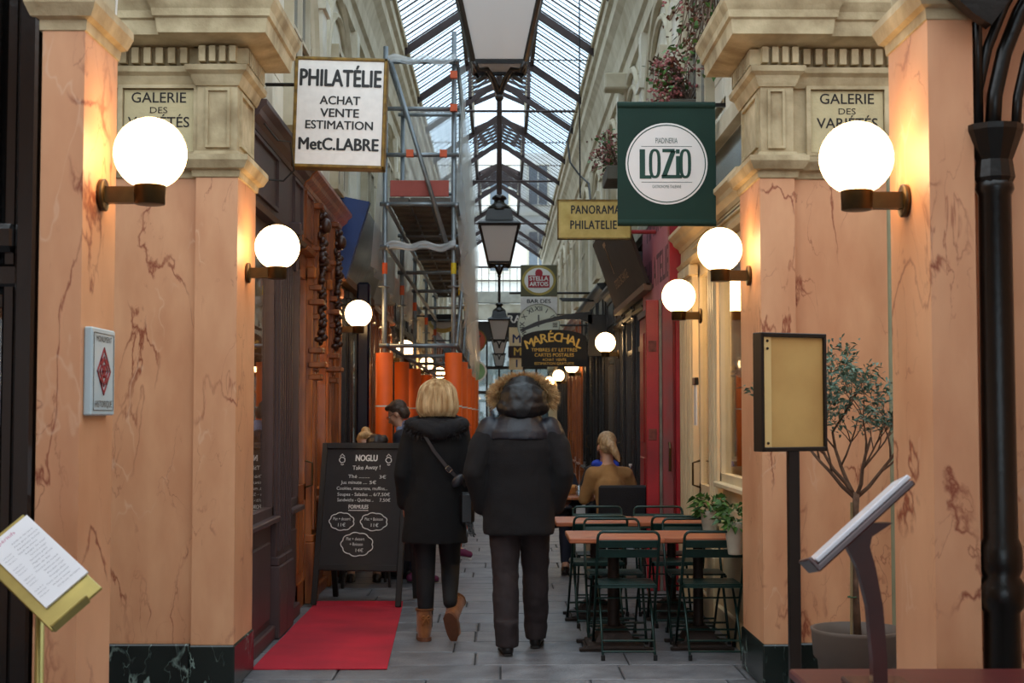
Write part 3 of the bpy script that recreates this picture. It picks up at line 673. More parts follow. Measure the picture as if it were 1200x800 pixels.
for i, (yy, z, lb) in enumerate([(6.1, 3.05, 'large square lantern cut by the top edge of the picture'), (14.1, 3.05, 'square glass lantern hanging in the middle beside the scaffold'), (26, 2.9, 'third square lantern on the centre line, above the gap between the couple'), (35, 3.03, 'fourth square lantern, partly hidden below the third'), (44, 3.03, 'smallest farthest square lantern')]):
    if i == 0: o = lt; o.location = (0, yy, z); o['label'] = lb
    else: o = dup(lt, (0, yy, z), 0, lb)
    for ch in list(o.children):
        if ch.name.startswith('hanging_pole'): bpy.data.objects.remove(ch)
    if i:
        s_ = bpy.data.objects.new('hanging_pole', sm); C.objects.link(s_); s_.parent = o; s_.location = (0, 0, H + .32); s_.scale = (1, 1, (7.5 if not inmon(yy) else 8.09) - z - H - .32)
    else:
        s_ = bpy.data.objects.new('hanging_pole', sm); C.objects.link(s_); s_.parent = o; s_.location = (0, 0, H + .32); s_.scale = (1, 1, 7.5 - z - H - .32)
# ---------------------------------------------------------------- signs
def px(Y, n): return n * Y / F
yellow = mat('yellowed enamel', 'D6BE6E', .55, var=.12, vs_=9, bump=.1, col2='B89A4A')
gframe = mat('tarnished gold frame', '8A6A2A', .5, .4, var=.3, vs_=20)
offw = mat('off white enamel', 'E3DFDA', .5, var=.05, vs_=20)
# white philately sign
Y = 9.3; c = at(398, 132, Y); T = Matrix.Translation(c) @ Matrix.Rotation(math.radians(1.6), 4, 'Y')
sg = thing('hanging_sign', 'white sign in gold frame reading PHILATÉLIE ACHAT VENTE ESTIMATION', 'sign', c)
W, Hh = .305, .368
q = MB(T)
for (a, b, z0, z1) in ((-W, W, Hh - .022, Hh), (-W, W, -Hh, -Hh + .022), (-W, -W + .022, -Hh, Hh), (W - .022, W, -Hh, Hh)): q.bev(a, b, -.01, .13, z0, z1, .005)
q.build('frame', gframe, sg)
b = MB(T).box(-W + .02, W - .02, 0, .12, -Hh + .02, Hh - .02).build('panel', offw, sg)
for s_, h, dy, wd, bo in (('PHILATÉLIE', 21, 40, 97, .05), ('ACHAT', 10.5, 14, 48, .03), ('VENTE', 10.5, -1, 46, .03), ('ESTIMATION', 10.5, -15.5, 80, .03), ('MetC.LABRE', 15, -38.5, 95, .05)):
    M_ = T @ Matrix.Translation((0, -.003, px(Y, dy))) @ Matrix.Rotation(math.pi / 2, 4, 'X')
    text(s_, px(Y, h) * .95, M_, black, b, bold=bo, wd=px(Y, wd))
MB().tube([(-1.62, Y + .06, c.z + .2), (c.x - W, Y + .06, c.z + .2)], .012, 6).build('bracket', ironb, sg)
MB().tube([(-1.5, 9.0, 3.4), (-1.42, 9.05, 3.3), (-1.36, 9.2, 3.32), (-1.35, 9.3, 3.15), (-1.42, 9.3, 3.08), (-1.56, 9.1, 3.06)], .006, 5).build('cable', black, sg)
# green banner
Y = 9.9; c = at(781, 192, Y); sg = thing('banner_sign', 'dark green cloth banner with a white disc, hanging from a black rod', 'sign', c)
gm = mat('dark green canvas', '0A3026', .8, var=.1, vs_=3, bump=.1, bs=90)
l, r = px(Y, -58), px(Y, 58); t_, b_ = px(Y, 70), px(Y, -70)
bn = MB().box(c.x + l, c.x + r, Y - .008, Y + .008, c.z + b_, c.z + t_)
for zz in (t_, b_): bn.tube([(c.x + l, Y, c.z + zz), (c.x + r, Y, c.z + zz)], .024, 12)
bn = bn.build('banner', gm, sg)
MB().box(c.x + l, at(868, 125, Y).x, Y - .014, Y + .014, c.z + t_ - .012, c.z + t_ + .014).build('rod', ironb, sg)
def disc(cx, y, cz, r, m, par, nm='disc', r0=0, th=.003, n=48):
    if r0: 
        q = MB(); q.lathe([(r0, -th), (r, -th), (r, 0), (r0, 0), (r0, -th)], (cx, y, cz), n, 'Y'); q.f = q.f[:-2]
        return q.build(nm, m, par)
    return MB().lathe([(r, -th), (r, 0)], (cx, y, cz), n, 'Y').build(nm, m, par)
d = disc(c.x, Y - .008, c.z, px(Y, 48.5), mat('white print', 'E9E4E2', .6, var=.02), bn)
gp = mat('green print', '0F4034', .6)
disc(c.x, Y - .0112, c.z, px(Y, 46.4), gp, d, 'ring', px(Y, 45.2), .001)
for s_, h, dy, wd, bo in (('PIADINERIA', 6.5, 27, 26, 0), ('GASTRONOMIE ITALIENNE', 3.6, -27.5, 34, 0)): text(s_, px(Y, h), FR(c.x, Y - .0125, c.z + px(Y, dy)), gp, d, wd=px(Y, wd))
for z in (20.5, -22): MB().box(c.x - px(Y, 30), c.x + px(Y, 30), Y - .0125, Y - .011, c.z + px(Y, z) - .0015, c.z + px(Y, z) + .0015).build('print_line', gp, d)
u = px(Y, 1); y0, y1 = Y - .0135, Y - .011
def bx(a, b, z0, z1): q.box(c.x + a * u, c.x + b * u, y0, y1, c.z + z0 * u, c.z + z1 * u)
q = MB(); bx(-32, -25.5, -14, 17); bx(-32, -18, -18, -14); q.build('letter', gp, d)                                    # L
for cx0 in (-14, 22):
    q = MB() #                                                           # O
    ring = []
    for i in range(24):
        a = 2 * math.pi * i / 24; ca, sa = math.cos(a), math.sin(a)
        f_ = lambda v, p: math.copysign(abs(v) ** p, v)
        ring.append(((cx0 + 7 * f_(ca, .8)) * u, 17.5 * f_(sa, .6) * u, (cx0 + 3.1 * f_(ca, .8)) * u, 14.5 * f_(sa, .6) * u))
    vs_ = []; 
    for yy in (y0, y1):
        for a in ring: vs_ += [(c.x + a[0], yy, c.z + a[1]), (c.x + a[2], yy, c.z + a[3])]
    q.add(vs_, [(2 * i, 2 * ((i + 1) % 24), 2 * ((i + 1) % 24) + 1, 2 * i + 1) for i in range(24)]); q.build('letter', gp, d)
q = MB(); bx(11, 15.5, -13.5, 9); q.build('letter', gp, d); q = MB(); bx(11, 15.5, 12, 17); q.build('letter_dot', gp, d); q = MB(); bx(-5, 9.5, 13.5, 17.5); bx(-6, 18, -17.5, -13.5)
q.add([(c.x + a * u, yy, c.z + z * u) for yy in (y0, y1) for a, z in ((-6, -15), (0, -15), (11, 15), (5, 15))], [(0, 1, 2, 3)])
q.build('letter', gp, d)
# yellow enamel sign
Y = 14.0; c = at(696.5, 257, Y); sg = thing('hanging_sign', 'yellow enamel sign reading PANORAMAS PHILATELIE, partly behind the green banner', 'sign', c)
W, Hh = px(Y, 43.5), px(Y, 23.5); b = MB().bev(c.x - W, c.x + W, Y, Y + .06, c.z - Hh, c.z + Hh, .006).build('panel', yellow, sg)
q = MB()
for (a, b2, z0, z1) in ((-W, W, Hh - .012, Hh), (-W, W, -Hh, -Hh + .014), (-W, -W + .012, -Hh, Hh), (W - .012, W, -Hh, Hh)): q.box(c.x + a, c.x + b2, Y - .012, Y + .07, c.z + z0, c.z + z1)
q.build('frame', gframe, sg)
text('PANORAMAS', px(Y, 10), FR(c.x + px(Y, 4), Y - .003, c.z + px(Y, 11)), black, b, bold=.04, wd=px(Y, 63), sp=1.1)
text('PHILATELIE', px(Y, 10), FR(c.x + px(Y, -1), Y - .003, c.z + px(Y, -7)), black, b, bold=.04, wd=px(Y, 55), sp=1.1)
MB().tube([(c.x + W, Y + .03, c.z - .12), (1.62, Y + .03, c.z - .12)], .02, 6).build('bracket', redp, sg)
# beer sign, bar plate
Y = 24.0; c = at(631.5, 328.5, Y); sg = thing('hanging_sign', 'square olive sign with a red and gold oval beer badge', 'sign', c)
W = px(Y, 21.5); Hh = px(Y, 18.5); b = MB().bev(c.x - W, c.x + W, Y, Y + .1, c.z - Hh, c.z + Hh, .01).build('panel', mat('olive enamel', '5E5A3A', .5), sg)
def oval(rx, rz_, m, dep, nm, cx=c.x, cz=c.z): return MB(Matrix.Translation((cx, Y - dep, cz)) @ Matrix.Diagonal((rx, 1, rz_, 1))).lathe([(1, -.002), (1, 0)], (0, 0, 0), 40, 'Y').build(nm, m, b)
oval(px(Y, 20), px(Y, 17.5), mat('badge gold', 'A89246', .4, .3), .001, 'badge_rim'); oval(px(Y, 17), px(Y, 14.8), white, .004, 'badge_field'); 
rb = MB().bev(c.x - px(Y, 12.5), c.x + px(Y, 12.5), Y - .014, Y - .006, c.z - px(Y, 8.5), c.z + px(Y, 6), .003).ell((c.x, Y - .009, c.z + px(Y, 8.5)), (px(Y, 4.5), .004, px(Y, 5)), 10).build('red_shield', mat('badge red', 'A01828', .5, var=.02), b)
text('STELLA', px(Y, 5), FR(c.x, Y - .016, c.z + px(Y, 2)), white, b, bold=.04, wd=px(Y, 22)); text('ARTOIS', px(Y, 5), FR(c.x, Y - .016, c.z - px(Y, 4.5)), white, b, bold=.04, wd=px(Y, 22))
MB().tube([(at(597, 343, Y).x, Y + .05, at(597, 343, Y).z), (1.6, Y + .05, at(597, 343, Y).z)], .02, 6).build('bracket', ironb, sg)
for k in (0, 1, 2): MB().tube([(at(655, 0, Y).x, Y + .05 - .5 * k, at(0, 349 + 4 * k, Y).z), (1.6, Y + .05 - .5 * k, at(0, 349 + 4 * k, Y).z)], .014, 5).build('stay', ironb, sg)
c = at(631.5, 358, Y); b = MB().bev(c.x - W, c.x + W, Y, Y + .06, c.z - px(Y, 10), c.z + px(Y, 10), .006).build('hanging_sign', offw); tag(b, 'white plate reading BAR DES VARIÉTÉS under the olive beer sign', 'sign')
text('BAR DES', px(Y, 4.5), FR(c.x, Y - .002, c.z + px(Y, 5)), black, b, bold=.03, wd=px(Y, 28)); text('VARIÉTÉS', px(Y, 4.5), FR(c.x, Y - .002, c.z - px(Y, 4)), black, b, bold=.03, wd=px(Y, 28))
# clock-like dial
Y = 22.6; c = at(631, 381, Y); sg = thing('clock_sign', 'round pale dial with roman numerals behind the arched black sign', 'sign', c)
d = disc(c.x, Y, c.z, px(Y, 25), mat('pale dial', 'D3D6C4', .5, var=.05), sg, 'dial', th=.06); disc(c.x, Y - .06, c.z, px(Y, 25), mat('dial rim', '8E9080', .5), sg, 'rim', px(Y, 24), .01)
for i, nn in enumerate(['XII', 'I', 'II', 'III', 'IIII', 'V', 'VI', 'VII', 'VIII', 'IX', 'X', 'XI']):
    a = math.radians(30 * i); text(nn, px(Y, 5.5), FR(c.x + px(Y, 19) * math.sin(a), Y - .063, c.z + px(Y, 19) * math.cos(a), a), black, d, bold=.02)
MB().box(c.x - .01, c.x + .01, Y - .075, Y - .065, c.z - .03, c.z + px(Y, 12)).build('clock_hand', black, d)
MB().tube([(c.x + px(Y, 20), Y + .0, c.z), (1.6, Y, c.z)], .015, 5).build('bracket', ironb, sg)
# arched black sign
Y = 21.0; c = at(649.5, 409, Y); sg = thing('hanging_sign', 'black arched sign reading MARÉCHAL in gold letters', 'sign', c)
W = px(Y, 38.5); zb = c.z - px(Y, 20.5); zs = c.z + px(Y, 12); zt = c.z + px(Y, 23)
poly = [(c.x - W, zb), (c.x + W, zb)] + [(c.x + W * math.cos(math.radians(a)), zs + (zt - zs) * math.sin(math.radians(a))) for a in range(0, 181, 12)]
b = MB().prism(poly, Y, Y + .06, 'Y').build('panel', mat('black enamel', '100D0B', .65, var=.05), sg)
for i, ch in enumerate('MARÉCHAL'):
    t = (i - 3.5) / 3.5; text(ch, px(Y, 10.5), FR(c.x + t * px(Y, 29), Y - .002, c.z + px(Y, 13.5) - px(Y, 7.5) * t * t, t * .35), gold, b, bold=.03)
for s_, h, dy, wd in (('TIMBRES ET LETTRES', 4, -1, 54), ('CARTES POSTALES', 4, -7, 46), ('ACHAT  VENTE', 3, -12.5, 28), ('ESTIMATION GRATUITE', 3, -17, 46)): text(s_, px(Y, h), FR(c.x, Y - .002, c.z + px(Y, dy)), gold, b, wd=px(Y, wd), bold=.01)
A = [at(609, 386, Y), at(628, 377, Y), at(650, 371, Y), at(672, 367, Y), at(694, 365, Y)]; B = [at(694, 380, Y), at(680, 374, Y), at(660, 374, Y), at(640, 378, Y), at(612, 388, Y)]
MB().prism([(p.x, p.z) for p in A + B][::-1], Y + .0, Y + .05, 'Y').build('bracket', ironb, sg)
MB().box(at(688, 0, Y).x, 1.6, Y, Y + .05, c.z - .1, at(0, 368, Y).z).build('wall_arm', ironb, sg)
# cream vertical sign with dark band
Y = 27; c = at(604.5, 400, Y); sg = thing('hanging_sign', 'cream vertical sign with dark band and letter M, left of the arched black sign', 'sign', c)
b = MB().box(c.x - px(Y, 8), c.x + px(Y, 8), Y, Y + .05, at(0, 433, Y).z, at(0, 383, Y).z).build('panel', cream, sg)
MB().box(c.x - px(Y, 9), c.x + px(Y, 9), Y - .02, Y, at(0, 419, Y).z, at(0, 405, Y).z).build('band', mat('dark brown band', '2E1A18', .5), b)
text('M', px(Y, 9), FR(c.x + px(Y, 2), Y - .022, at(0, 412, Y).z), gold, b, bold=.03); text('M', px(Y, 10), FR(c.x + px(Y, 1), Y - .002, at(0, 397, Y).z), mat('navy letters', '202A5A', .5), b, bold=.03); text('I', px(Y, 9), FR(c.x + px(Y, 1), Y - .002, at(0, 426, Y).z), mat('navy letters', '202A5A', .5), b, bold=.03)
MB().box(c.x - px(Y, 10), c.x + px(Y, 9), Y - .01, Y + .05, at(0, 383, Y).z, at(0, 366, Y).z).build('top_board', mat('charcoal board', '2B2A2E', .6), b)
text('RA', px(Y, 9), FR(c.x - px(Y, 2), Y - .012, at(0, 374, Y).z), white, b, bold=.03)
MB().tube([(c.x, Y + .02, at(0, 368, Y).z), (1.6, Y + .02, at(0, 368, Y).z)], .015, 5).build('bracket', ironb, sg)
# distant signs on the left
Y = 25; c = at(519, 379, Y); sg = thing('hanging_sign', 'white and yellow lens-shaped sign with dark top board seen through the scaffold', 'sign', c)
MB().box(c.x - px(Y, 19), c.x + px(Y, 21), Y, Y + .06, c.z + px(Y, 3), c.z + px(Y, 11)).build('top_board', mat('navy board', '1C2434', .5), sg)
MB().prism([(c.x + px(Y, 17) * math.cos(math.radians(a)), c.z + px(Y, 3) + px(Y, 14) * math.sin(math.radians(a))) for a in range(180, 361, 15)], Y, Y + .05, 'Y').build('panel', yellow, sg)
MB().prism([(c.x + px(Y, 14) * math.cos(math.radians(a)), c.z + px(Y, 3) + px(Y, 9) * math.sin(math.radians(a))) for a in range(180, 361, 15)], Y - .01, Y + .0, 'Y').build('white_field', offw, sg)
MB().tube([(-1.6, Y + .03, c.z + px(Y, 9)), (c.x - px(Y, 17), Y + .03, c.z + px(Y, 9))], .015, 5).build('bracket', ironb, sg)
Y = 30; c = at(556, 399, Y); sg = thing('hanging_sign', 'round orange red sign with black figure beside the third lantern', 'sign', c)
d = disc(c.x, Y, c.z, px(Y, 13), mat('orange red disc', 'B5482A', .5), sg, 'disc', th=.05); disc(c.x, Y - .05, c.z, px(Y, 14), gframe, sg, 'rim', px(Y, 12.5), .02)
q = MB(); q.ell((c.x - px(Y, 4), Y - .07, c.z - px(Y, 4)), (px(Y, 4), .02, px(Y, 6)), 10).ell((c.x - px(Y, 3), Y - .07, c.z + px(Y, 3)), (px(Y, 2.5), .02, px(Y, 3)), 10); q.tube([(c.x - px(Y, 2), Y - .07, c.z), (c.x + px(Y, 4), Y - .07, c.z + px(Y, 2)), (c.x + px(Y, 7), Y - .07, c.z + px(Y, 6))], .02, 6); q.build('black_figure', black, d)
text('ISTOL', px(Y, 4.5), FR(c.x, Y - .075, c.z - px(Y, 10)), gold, d, bold=.02)
MB().tube([(-1.6, Y + .02, c.z), (c.x - px(Y, 12), Y + .02, c.z)], .015, 5).build('bracket', ironb, sg)
Y = 29; c = at(558, 435, Y); sg = thing('hanging_sign', 'round pale green sign low beside the scaffold tubes', 'sign', c)
disc(c.x, Y, c.z, px(Y, 11), mat('pale green disc', '7FA877', .5), sg, 'disc', th=.05); disc(c.x, Y - .05, c.z, px(Y, 12.5), white, sg, 'rim', px(Y, 10.5), .02)
MB().tube([(-1.6, Y + .02, c.z), (c.x - px(Y, 10), Y + .02, c.z)], .015, 5).build('bracket', ironb, sg)
# tilted fascias leaning out over the shops
def tilted(side, ya, yb, xb, zb, xt, zt, m, name, label):
    p = thing(name, label, 'fascia', (xb * side, (ya + yb) / 2, zb)); n = Vector((zt - zb, 0, (xb - xt))).normalized() * .03
    pts = [(xb, zb), (xt, zt), (xt + n.x, zt + n.z * 0 + .02), (xb + .04, zb)]
    b = MB().prism([(x * side, z) for x, z in pts], ya, yb, 'Y').build('board', m, p)
    MB().prism([((xb - .03) * side, zb - .05), ((xb + .05) * side, zb - .05), ((xb + .05) * side, zb + .02), ((xb - .03) * side, zb + .02)], ya, yb, 'Y').build('lower_trim', mat('worn brown trim', '7A5232', .5), p)
    for yy in (ya + .05, yb - .05): MB().tube([(xt * side, yy, zt - .02), (1.62 * side, yy, zt - .02)], .015, 5).build('stay', ironb, p)
    return b, p
bd, tp = tilted(1, 14.4, 18.2, 1.50, 2.86, 1.2, 3.72, mat('dark brown tilted board', '3E2A1A', .75, var=.2, vs_=3), 'tilted_fascia', 'dark brown shop fascia board leaning out, right of the yellow sign')
TM = lambda y, z: Matrix.Translation((1.50 - (z - 2.86) * .349 - .004, y, z)) @ Matrix.Rotation(-.336, 4, 'Y') @ Matrix.Rotation(-math.pi / 2, 4, 'Z') @ Matrix.Rotation(math.pi / 2, 4, 'X')
text('STOCK EXCHANGE', .10, TM(16.4, 3.1), mat('copper letters', 'B07A4A', .5), bd, wd=1.6)
text('T', .4, TM(16.9, 3.38), mat('copper letters', 'B07A4A', .5), bd)
bd, tp = tilted(-1, 14.25, 17.5, 1.57, 2.93, 1.34, 3.62, mat('mirror fascia', '8A8580', .12, .85, var=.3, vs_=4, bump=.3, bs=4), 'tilted_fascia', 'mirror polished shop fascia leaning out over the left globe lamp')
MB().prism([(-1.60, 2.9), (-1.60, 3.72), (-1.29, 3.66), (-1.52, 2.9)], 14.08, 14.2, 'Y').build('end_panel', mat('royal blue paint', '1E3C78', .5), tp)
MB().bev(-1.62, -1.3, 17.6, 17.75, 2.9, 3.5, .01).build('end_block', cove, tp)
# navy column on the left
cl = thing('column', 'narrow glossy navy column between mirror fascia and orange scaffold sleeves', 'column', (-1.42, 14.5, 0))
MB().bev(-1.46, -1.33, 14.55, 14.75, 0, 2.9, .02).build('shaft', mat('navy gloss', '0D1226', .2, var=.2), cl); MB().bev(-1.49, -1.30, 14.52, 14.78, 0, .15, .01).build('base', mat('navy gloss', '0D1226', .2), cl)
# monument plate on the near left pier
sg = thing('wall_plaque', 'pale blue enamel plaque with red diamond maze, reading MONUMENT HISTORIQUE', 'plaque', (-1.455, 5.2, 1.7))
b = MB().bev(-1.47, -1.44, 5.04, 5.34, 1.545, 1.86, .005).build('plate', mat('pale blue enamel', 'B9CDD4', .3, var=.05), sg)
rm = mat('plaque red', '9E2A35', .5); xx = -1.4385
text('MONUMENT', .022, LW(xx, 5.19, 1.82), black, b, wd=.2); text('HISTORIQUE', .024, LW(xx, 5.19, 1.585), black, b, wd=.22)
q = MB(Matrix.Translation((xx, 5.19, 1.705)) @ Matrix.Rotation(math.pi / 4, 4, 'X'))
for r in (.062, .04, .018):
    for (a0, a1, b0, b1) in ((-r, r, r - .008, r), (-r, r, -r, -r + .008), (-r, -r + .008, -r, r), (r - .008, r, -r, r)): q.box(-.001, .002, a0, a1, b0, b1)
for (a0, a1, b0, b1) in ((-.004, .004, -.06, .06), (-.06, .06, -.004, .004)): q.box(-.001, .0015, a0, a1, b0, b1)
for a_, b_ in ((1, 0), (-1, 0), (0, 1), (0, -1)): q.box(-.001, .002, a_ * .05 - .012, a_ * .05 + .012, b_ * .05 - .012, b_ * .05 + .012)
q.build('emblem', rm, b)
q = MB()
for (a0, a1, b0, b1) in ((5.06, 5.32, 1.84, 1.842), (5.06, 5.32, 1.563, 1.565), (5.06, 5.062, 1.563, 1.842), (5.318, 5.32, 1.563, 1.842)): q.box(xx - .001, xx + .0005, a0, a1, b0, b1)
q.build('printed_border', black, b)
# ---------------------------------------------------------------- right near corner: iron column, wall
col = thing('iron_column', 'black cast iron column with capital and arch at the right edge', 'column', (1.705, 4.85, 0))
MB().lathe([(.085, 0), (.085, .2), (.065, .24), (.06, .88), (.075, .9), (.08, .97), (.06, 1.0), (.072, 1.03), (.07, 1.1), (.058, 1.13), (.055, 2.3), (.065, 2.32), (.06, 2.36)], (1.705, 4.85, 0), 16).build('shaft', ironb, col, True)
MB().lathe([(.06, 2.34), (.07, 2.36), (.062, 2.42), (.085, 2.48), (.1, 2.52), (.1, 2.54), (.05, 2.55)], (1.705, 4.85, 0), 12).build('capital', ironb, col)
q = MB(); q.box(1.64, 1.665, 4.83, 4.87, 2.5, 3.2)
for r_, t_ in ((1.2, .028), (1.12, .018), (1.26, .018)): q.tube([(2.9 - r_ * math.cos(math.radians(t)), 4.85, 2.5 + r_ * .9 * math.sin(math.radians(t))) for t in range(0, 96, 8)], t_, 8)
q.build('arch', ironb, col, True)
MB().prism([(1.49, 3.0), (1.60, 2.9), (1.66, 2.86), (1.80, 3.05), (2.2, 3.45), (1.45, 3.45)], 4.72, 4.78, 'Y').build('spandrel', ironb, col)
wr = struct(MB().box(1.66, 4.4, 4.98, 5.1, 0, 4.2).build('wall_right_near', pink))
MB().box(1.66, 4.4, 4.95, 4.98, 3.3, 3.42).build('cornice', stone, wr)
wlf = struct(MB().box(-4.4, -2.6, 5.1, 5.2, 0, 4.2).build('wall_left_near', blackg)); MB().box(-4.4, -2.6, 5.06, 5.1, 2.1, 2.2).build('moulding', blackg, wlf)
tag(MB().tube([(2.22, 8.02, 0), (2.22, 8.02, 3.0)], .018, 8).build('drain_pipe', mat('grey green pipe', '8F8F72', .6)), 'grey green vertical pipe behind the right near pier', 'pipe')
cn = struct(MB().box(-3.3, 3.3, -9, 1.5, 4.3, 4.4).build('ceiling_unseen', stone))  # unseen ceiling added to cut sky light, kept short to let some in
for sd, nm in ((-1, 'wall_left_unseen'), (1, 'wall_right_unseen')): struct(MB().box(*sorted((3.2 * sd, 3.3 * sd)), -9, 4.95, 0, 4.3).build(nm, pink))  # unseen side walls added to cut the sky light from behind the camera
for sd, nm in ((-1, 'wall_left_gallery'), (1, 'wall_right_gallery')): struct(MB().box(*sorted((4.4 * sd, 4.5 * sd)), 5.2, 8.9, 0, 5.0).build(nm, lime))  # unseen gallery ends, added to close off light from the sides
# ---------------------------------------------------------------- red carpet
cp = MB()
nx, ny = 14, 30; X0 = lambda y: -1.50; X1 = lambda y: -.68 - .10 * (y - 8.73) / 2.9
vs_ = []
for j in range(ny + 1):
    for i in range(nx + 1):
        y = 8.73 + 2.9 * j / ny; x = X0(y) + (X1(y) - X0(y)) * i / nx; vs_.append((x, y, .009 + .002 * math.sin(y * 5.2 + x * 2) + (.028 if j == ny else 0)))
nb = len(vs_); top = [(j * (nx + 1) + i, j * (nx + 1) + i + 1, (j + 1) * (nx + 1) + i + 1, (j + 1) * (nx + 1) + i) for j in range(ny) for i in range(nx)]
vs_ += [(x, y, z - .006) for x, y, z in vs_]
edge = [i for i in range(nx)] ; fs = top + [tuple(k + nb for k in f[::-1]) for f in top]
for i in range(nx): fs += [(i, i + nb, i + 1 + nb, i + 1), (ny * (nx + 1) + i + 1, ny * (nx + 1) + i + 1 + nb, ny * (nx + 1) + i + nb, ny * (nx + 1) + i)]
for j in range(ny): a = j * (nx + 1); b = a + nx + 1; fs += [(b, b + nb, a + nb, a), (a + nx, a + nx + nb, b + nx + nb, b + nx)]
cp.add(vs_, fs)
tag(cp.build('red_carpet', mat('red carpet felt', 'C01C32', .95, var=.12, vs_=2.5, bump=.5, bs=220, col2='A01A2C')), 'red felt carpet on the paving in front of the left shopfront', 'carpet')
# ---------------------------------------------------------------- chalkboard
kb = mat('black stained frame', '211A17', .5, var=.15, bump=.1); slate = mat('chalk slate', '2C2523', .7, var=.15, vs_=5); chalk = mat('chalk', 'E6E2DC', .9, var=.03)
cb = thing('chalkboard', 'black A-frame chalkboard with white handwritten menu, standing on the end of the red carpet', 'chalkboard', (-1.15, 11.55, .012))
TB = Matrix.Translation((-1.15, 11.5, .014)) @ Matrix.Rotation(math.radians(-9), 4, 'Z') @ Matrix.Rotation(math.radians(-14), 4, 'X')
for sx in (-1, 1): MB(TB).bev(*sorted((.37 * sx, .325 * sx)), -.015, .02, 0, 1.335, .004).build('leg', kb, cb)
MB(TB).bev(-.325, .325, -.015, .02, 1.285, 1.335, .004).build('frame_rail', kb, cb); MB(TB).bev(-.325, .325, -.015, .02, .28, .33, .004).build('frame_rail', kb, cb)
sl = MB(TB).box(-.325, .325, 0, .012, .33, 1.285).build('writing_surface', slate, cb)
TBb = Matrix.Translation((-1.15 + .105, 11.5 + .655, .002)) @ Matrix.Rotation(math.radians(-9), 4, 'Z') @ Matrix.Rotation(math.radians(14), 4, 'X')
for sx in (-1, 1): MB(TBb).bev(*sorted((.37 * sx, .325 * sx)), -.02, .015, 0, 1.345, .004).build('leg', kb, cb)
MB(TBb).box(-.325, .325, -.01, .01, .33, 1.3).build('rear_panel', slate, cb)
def bt(s_, x, y, h, wd, bold=0.0, roll=0):       # x, y in photo pixels across the board
    v = (1.55 - (y - 485) * .0069) / math.cos(math.radians(14)) - .014; u = (x - 404 - (700 - y) * .052) * .0069
    text(s_, h * .0069, TB @ Matrix.Translation((u, -.0015, v)) @ Matrix.Rotation(math.pi / 2, 4, 'X') @ Matrix.Rotation(roll, 4, 'Z'), chalk, sl, wd=wd * .0069, bold=bold)
bt('NOGLU', 414, 538, 7.5, 27, .06); bt('Take Away !', 414, 549, 5, 34, .01, .03)
for a in (('Thé .........', 405, 559.5, 4, 26), ('3€', 434, 560, 4, 8), ('Jus minute ....', 399, 566.5, 4, 32), ('5€', 422, 566.5, 4, 8), ('Cookies, macarons, muffins...', 409, 573.5, 4, 62), ('Soupes - Salades ...', 400, 580.5, 4, 42), ('6/7,50€', 433, 580.5, 4, 20), ('Sandwichs - Quiches ..', 401, 587, 4, 44), ('7,50€', 437, 587, 4, 13)): bt(*a)
bt('FORMULES', 405, 595, 4.6, 24, .03)
def bcurve(pts, r=.004):
    q = MB(TB); P_ = []
    for x, y in pts: P_.append(((x - 404 - (700 - y) * .052) * .0069, -.002, (1.55 - (y - 485) * .0069) / math.cos(math.radians(14)) - .014))
    q.tube(P_, r, 5); q.build('chalk_line', chalk, sl)
bcurve([(393, 599), (417, 599)], .003)
def cloud(cx, cy, w_, h_, n):
    pts = []
    for i in range(0, 361, 6):
        a = math.radians(i); k = 1 + .10 * abs(math.sin(n * a / 2)); pts.append((cx + w_ * k * math.cos(a), cy + h_ * k * math.sin(a)))
    bcurve(pts)
cloud(385, 612, 14, 9.5, 9); cloud(424, 612, 15, 9.5, 9); cloud(404, 638, 18, 12.5, 9)
for i, cx in enumerate((380, 437)): 
    cloud(cx + 4, 540, 3.2, 3, 5)
    bcurve([(cx + 1.5, 536), (cx + 4, 533), (cx + 7, 536)]); bcurve([(cx + 2.5, 545), (cx + 4, 546), (cx + 6, 545)])
for a in (('Plat + dessert', 385, 609, 3.6, 21), ('11€', 385, 616, 4, 9), ('Plat + Boisson', 424, 609, 3.6, 22), ('11€', 425, 616, 4, 9), ('Plat + dessert', 402, 632, 3.6, 22), ('+ Boisson', 403, 638, 3.6, 16), ('14€', 407, 645, 4, 9)): bt(*a)
# ---------------------------------------------------------------- folding chairs and tables
cg = mat('dark green enamelled metal', '12332D', .32, .3, var=.15, vs_=12)
ch = thing('folding_chair', '', 'chair', (0, 0, 0), 'green metal folding chairs at the terrace tables')
def side_pts(x):
    return [(x, .50, 0), (x, .17, .46), (x, .03, .70), (x, 0, .765)]
top_ = [(-.195 + .035 * (1 - math.cos(math.radians(a))), 0 - .002, .765 + .04 * math.sin(math.radians(a))) for a in (30, 60, 90)]
P_ = side_pts(-.195) + top_ + [(-x, y, z) for x, y, z in top_[::-1]] + side_pts(.195)[::-1]
MB().tube(P_, .0095, 8).build('back_frame', cg, ch, True)
for sx in (-1, 1):
    MB().tube([(.165 * sx, -.02, 0), (.165 * sx, .22, .30), (.165 * sx, .40, .455)], .0085, 7).build('leg', cg, ch, True)
for z0, z1, y in ((.635, .69, .055), (.70, .752, .022)): MB(Matrix.Translation((0, y, (z0 + z1) / 2)) @ Matrix.Rotation(math.radians(13), 4, 'X')).bev(-.19, .19, -.004, .004, -(z1 - z0) / 2, (z1 - z0) / 2, .003).build('back_slat', cg, ch)
q = MB()
for i in range(5): q.bev(-.185, .185, .11 + i * .066, .168 + i * .066, .452, .464, .003)
q.box(-.19, -.17, .10, .44, .438, .453).box(.17, .19, .10, .44, .438, .453).box(-.19, .19, .10, .115, .438, .453)
q.build('seat', cg, ch)
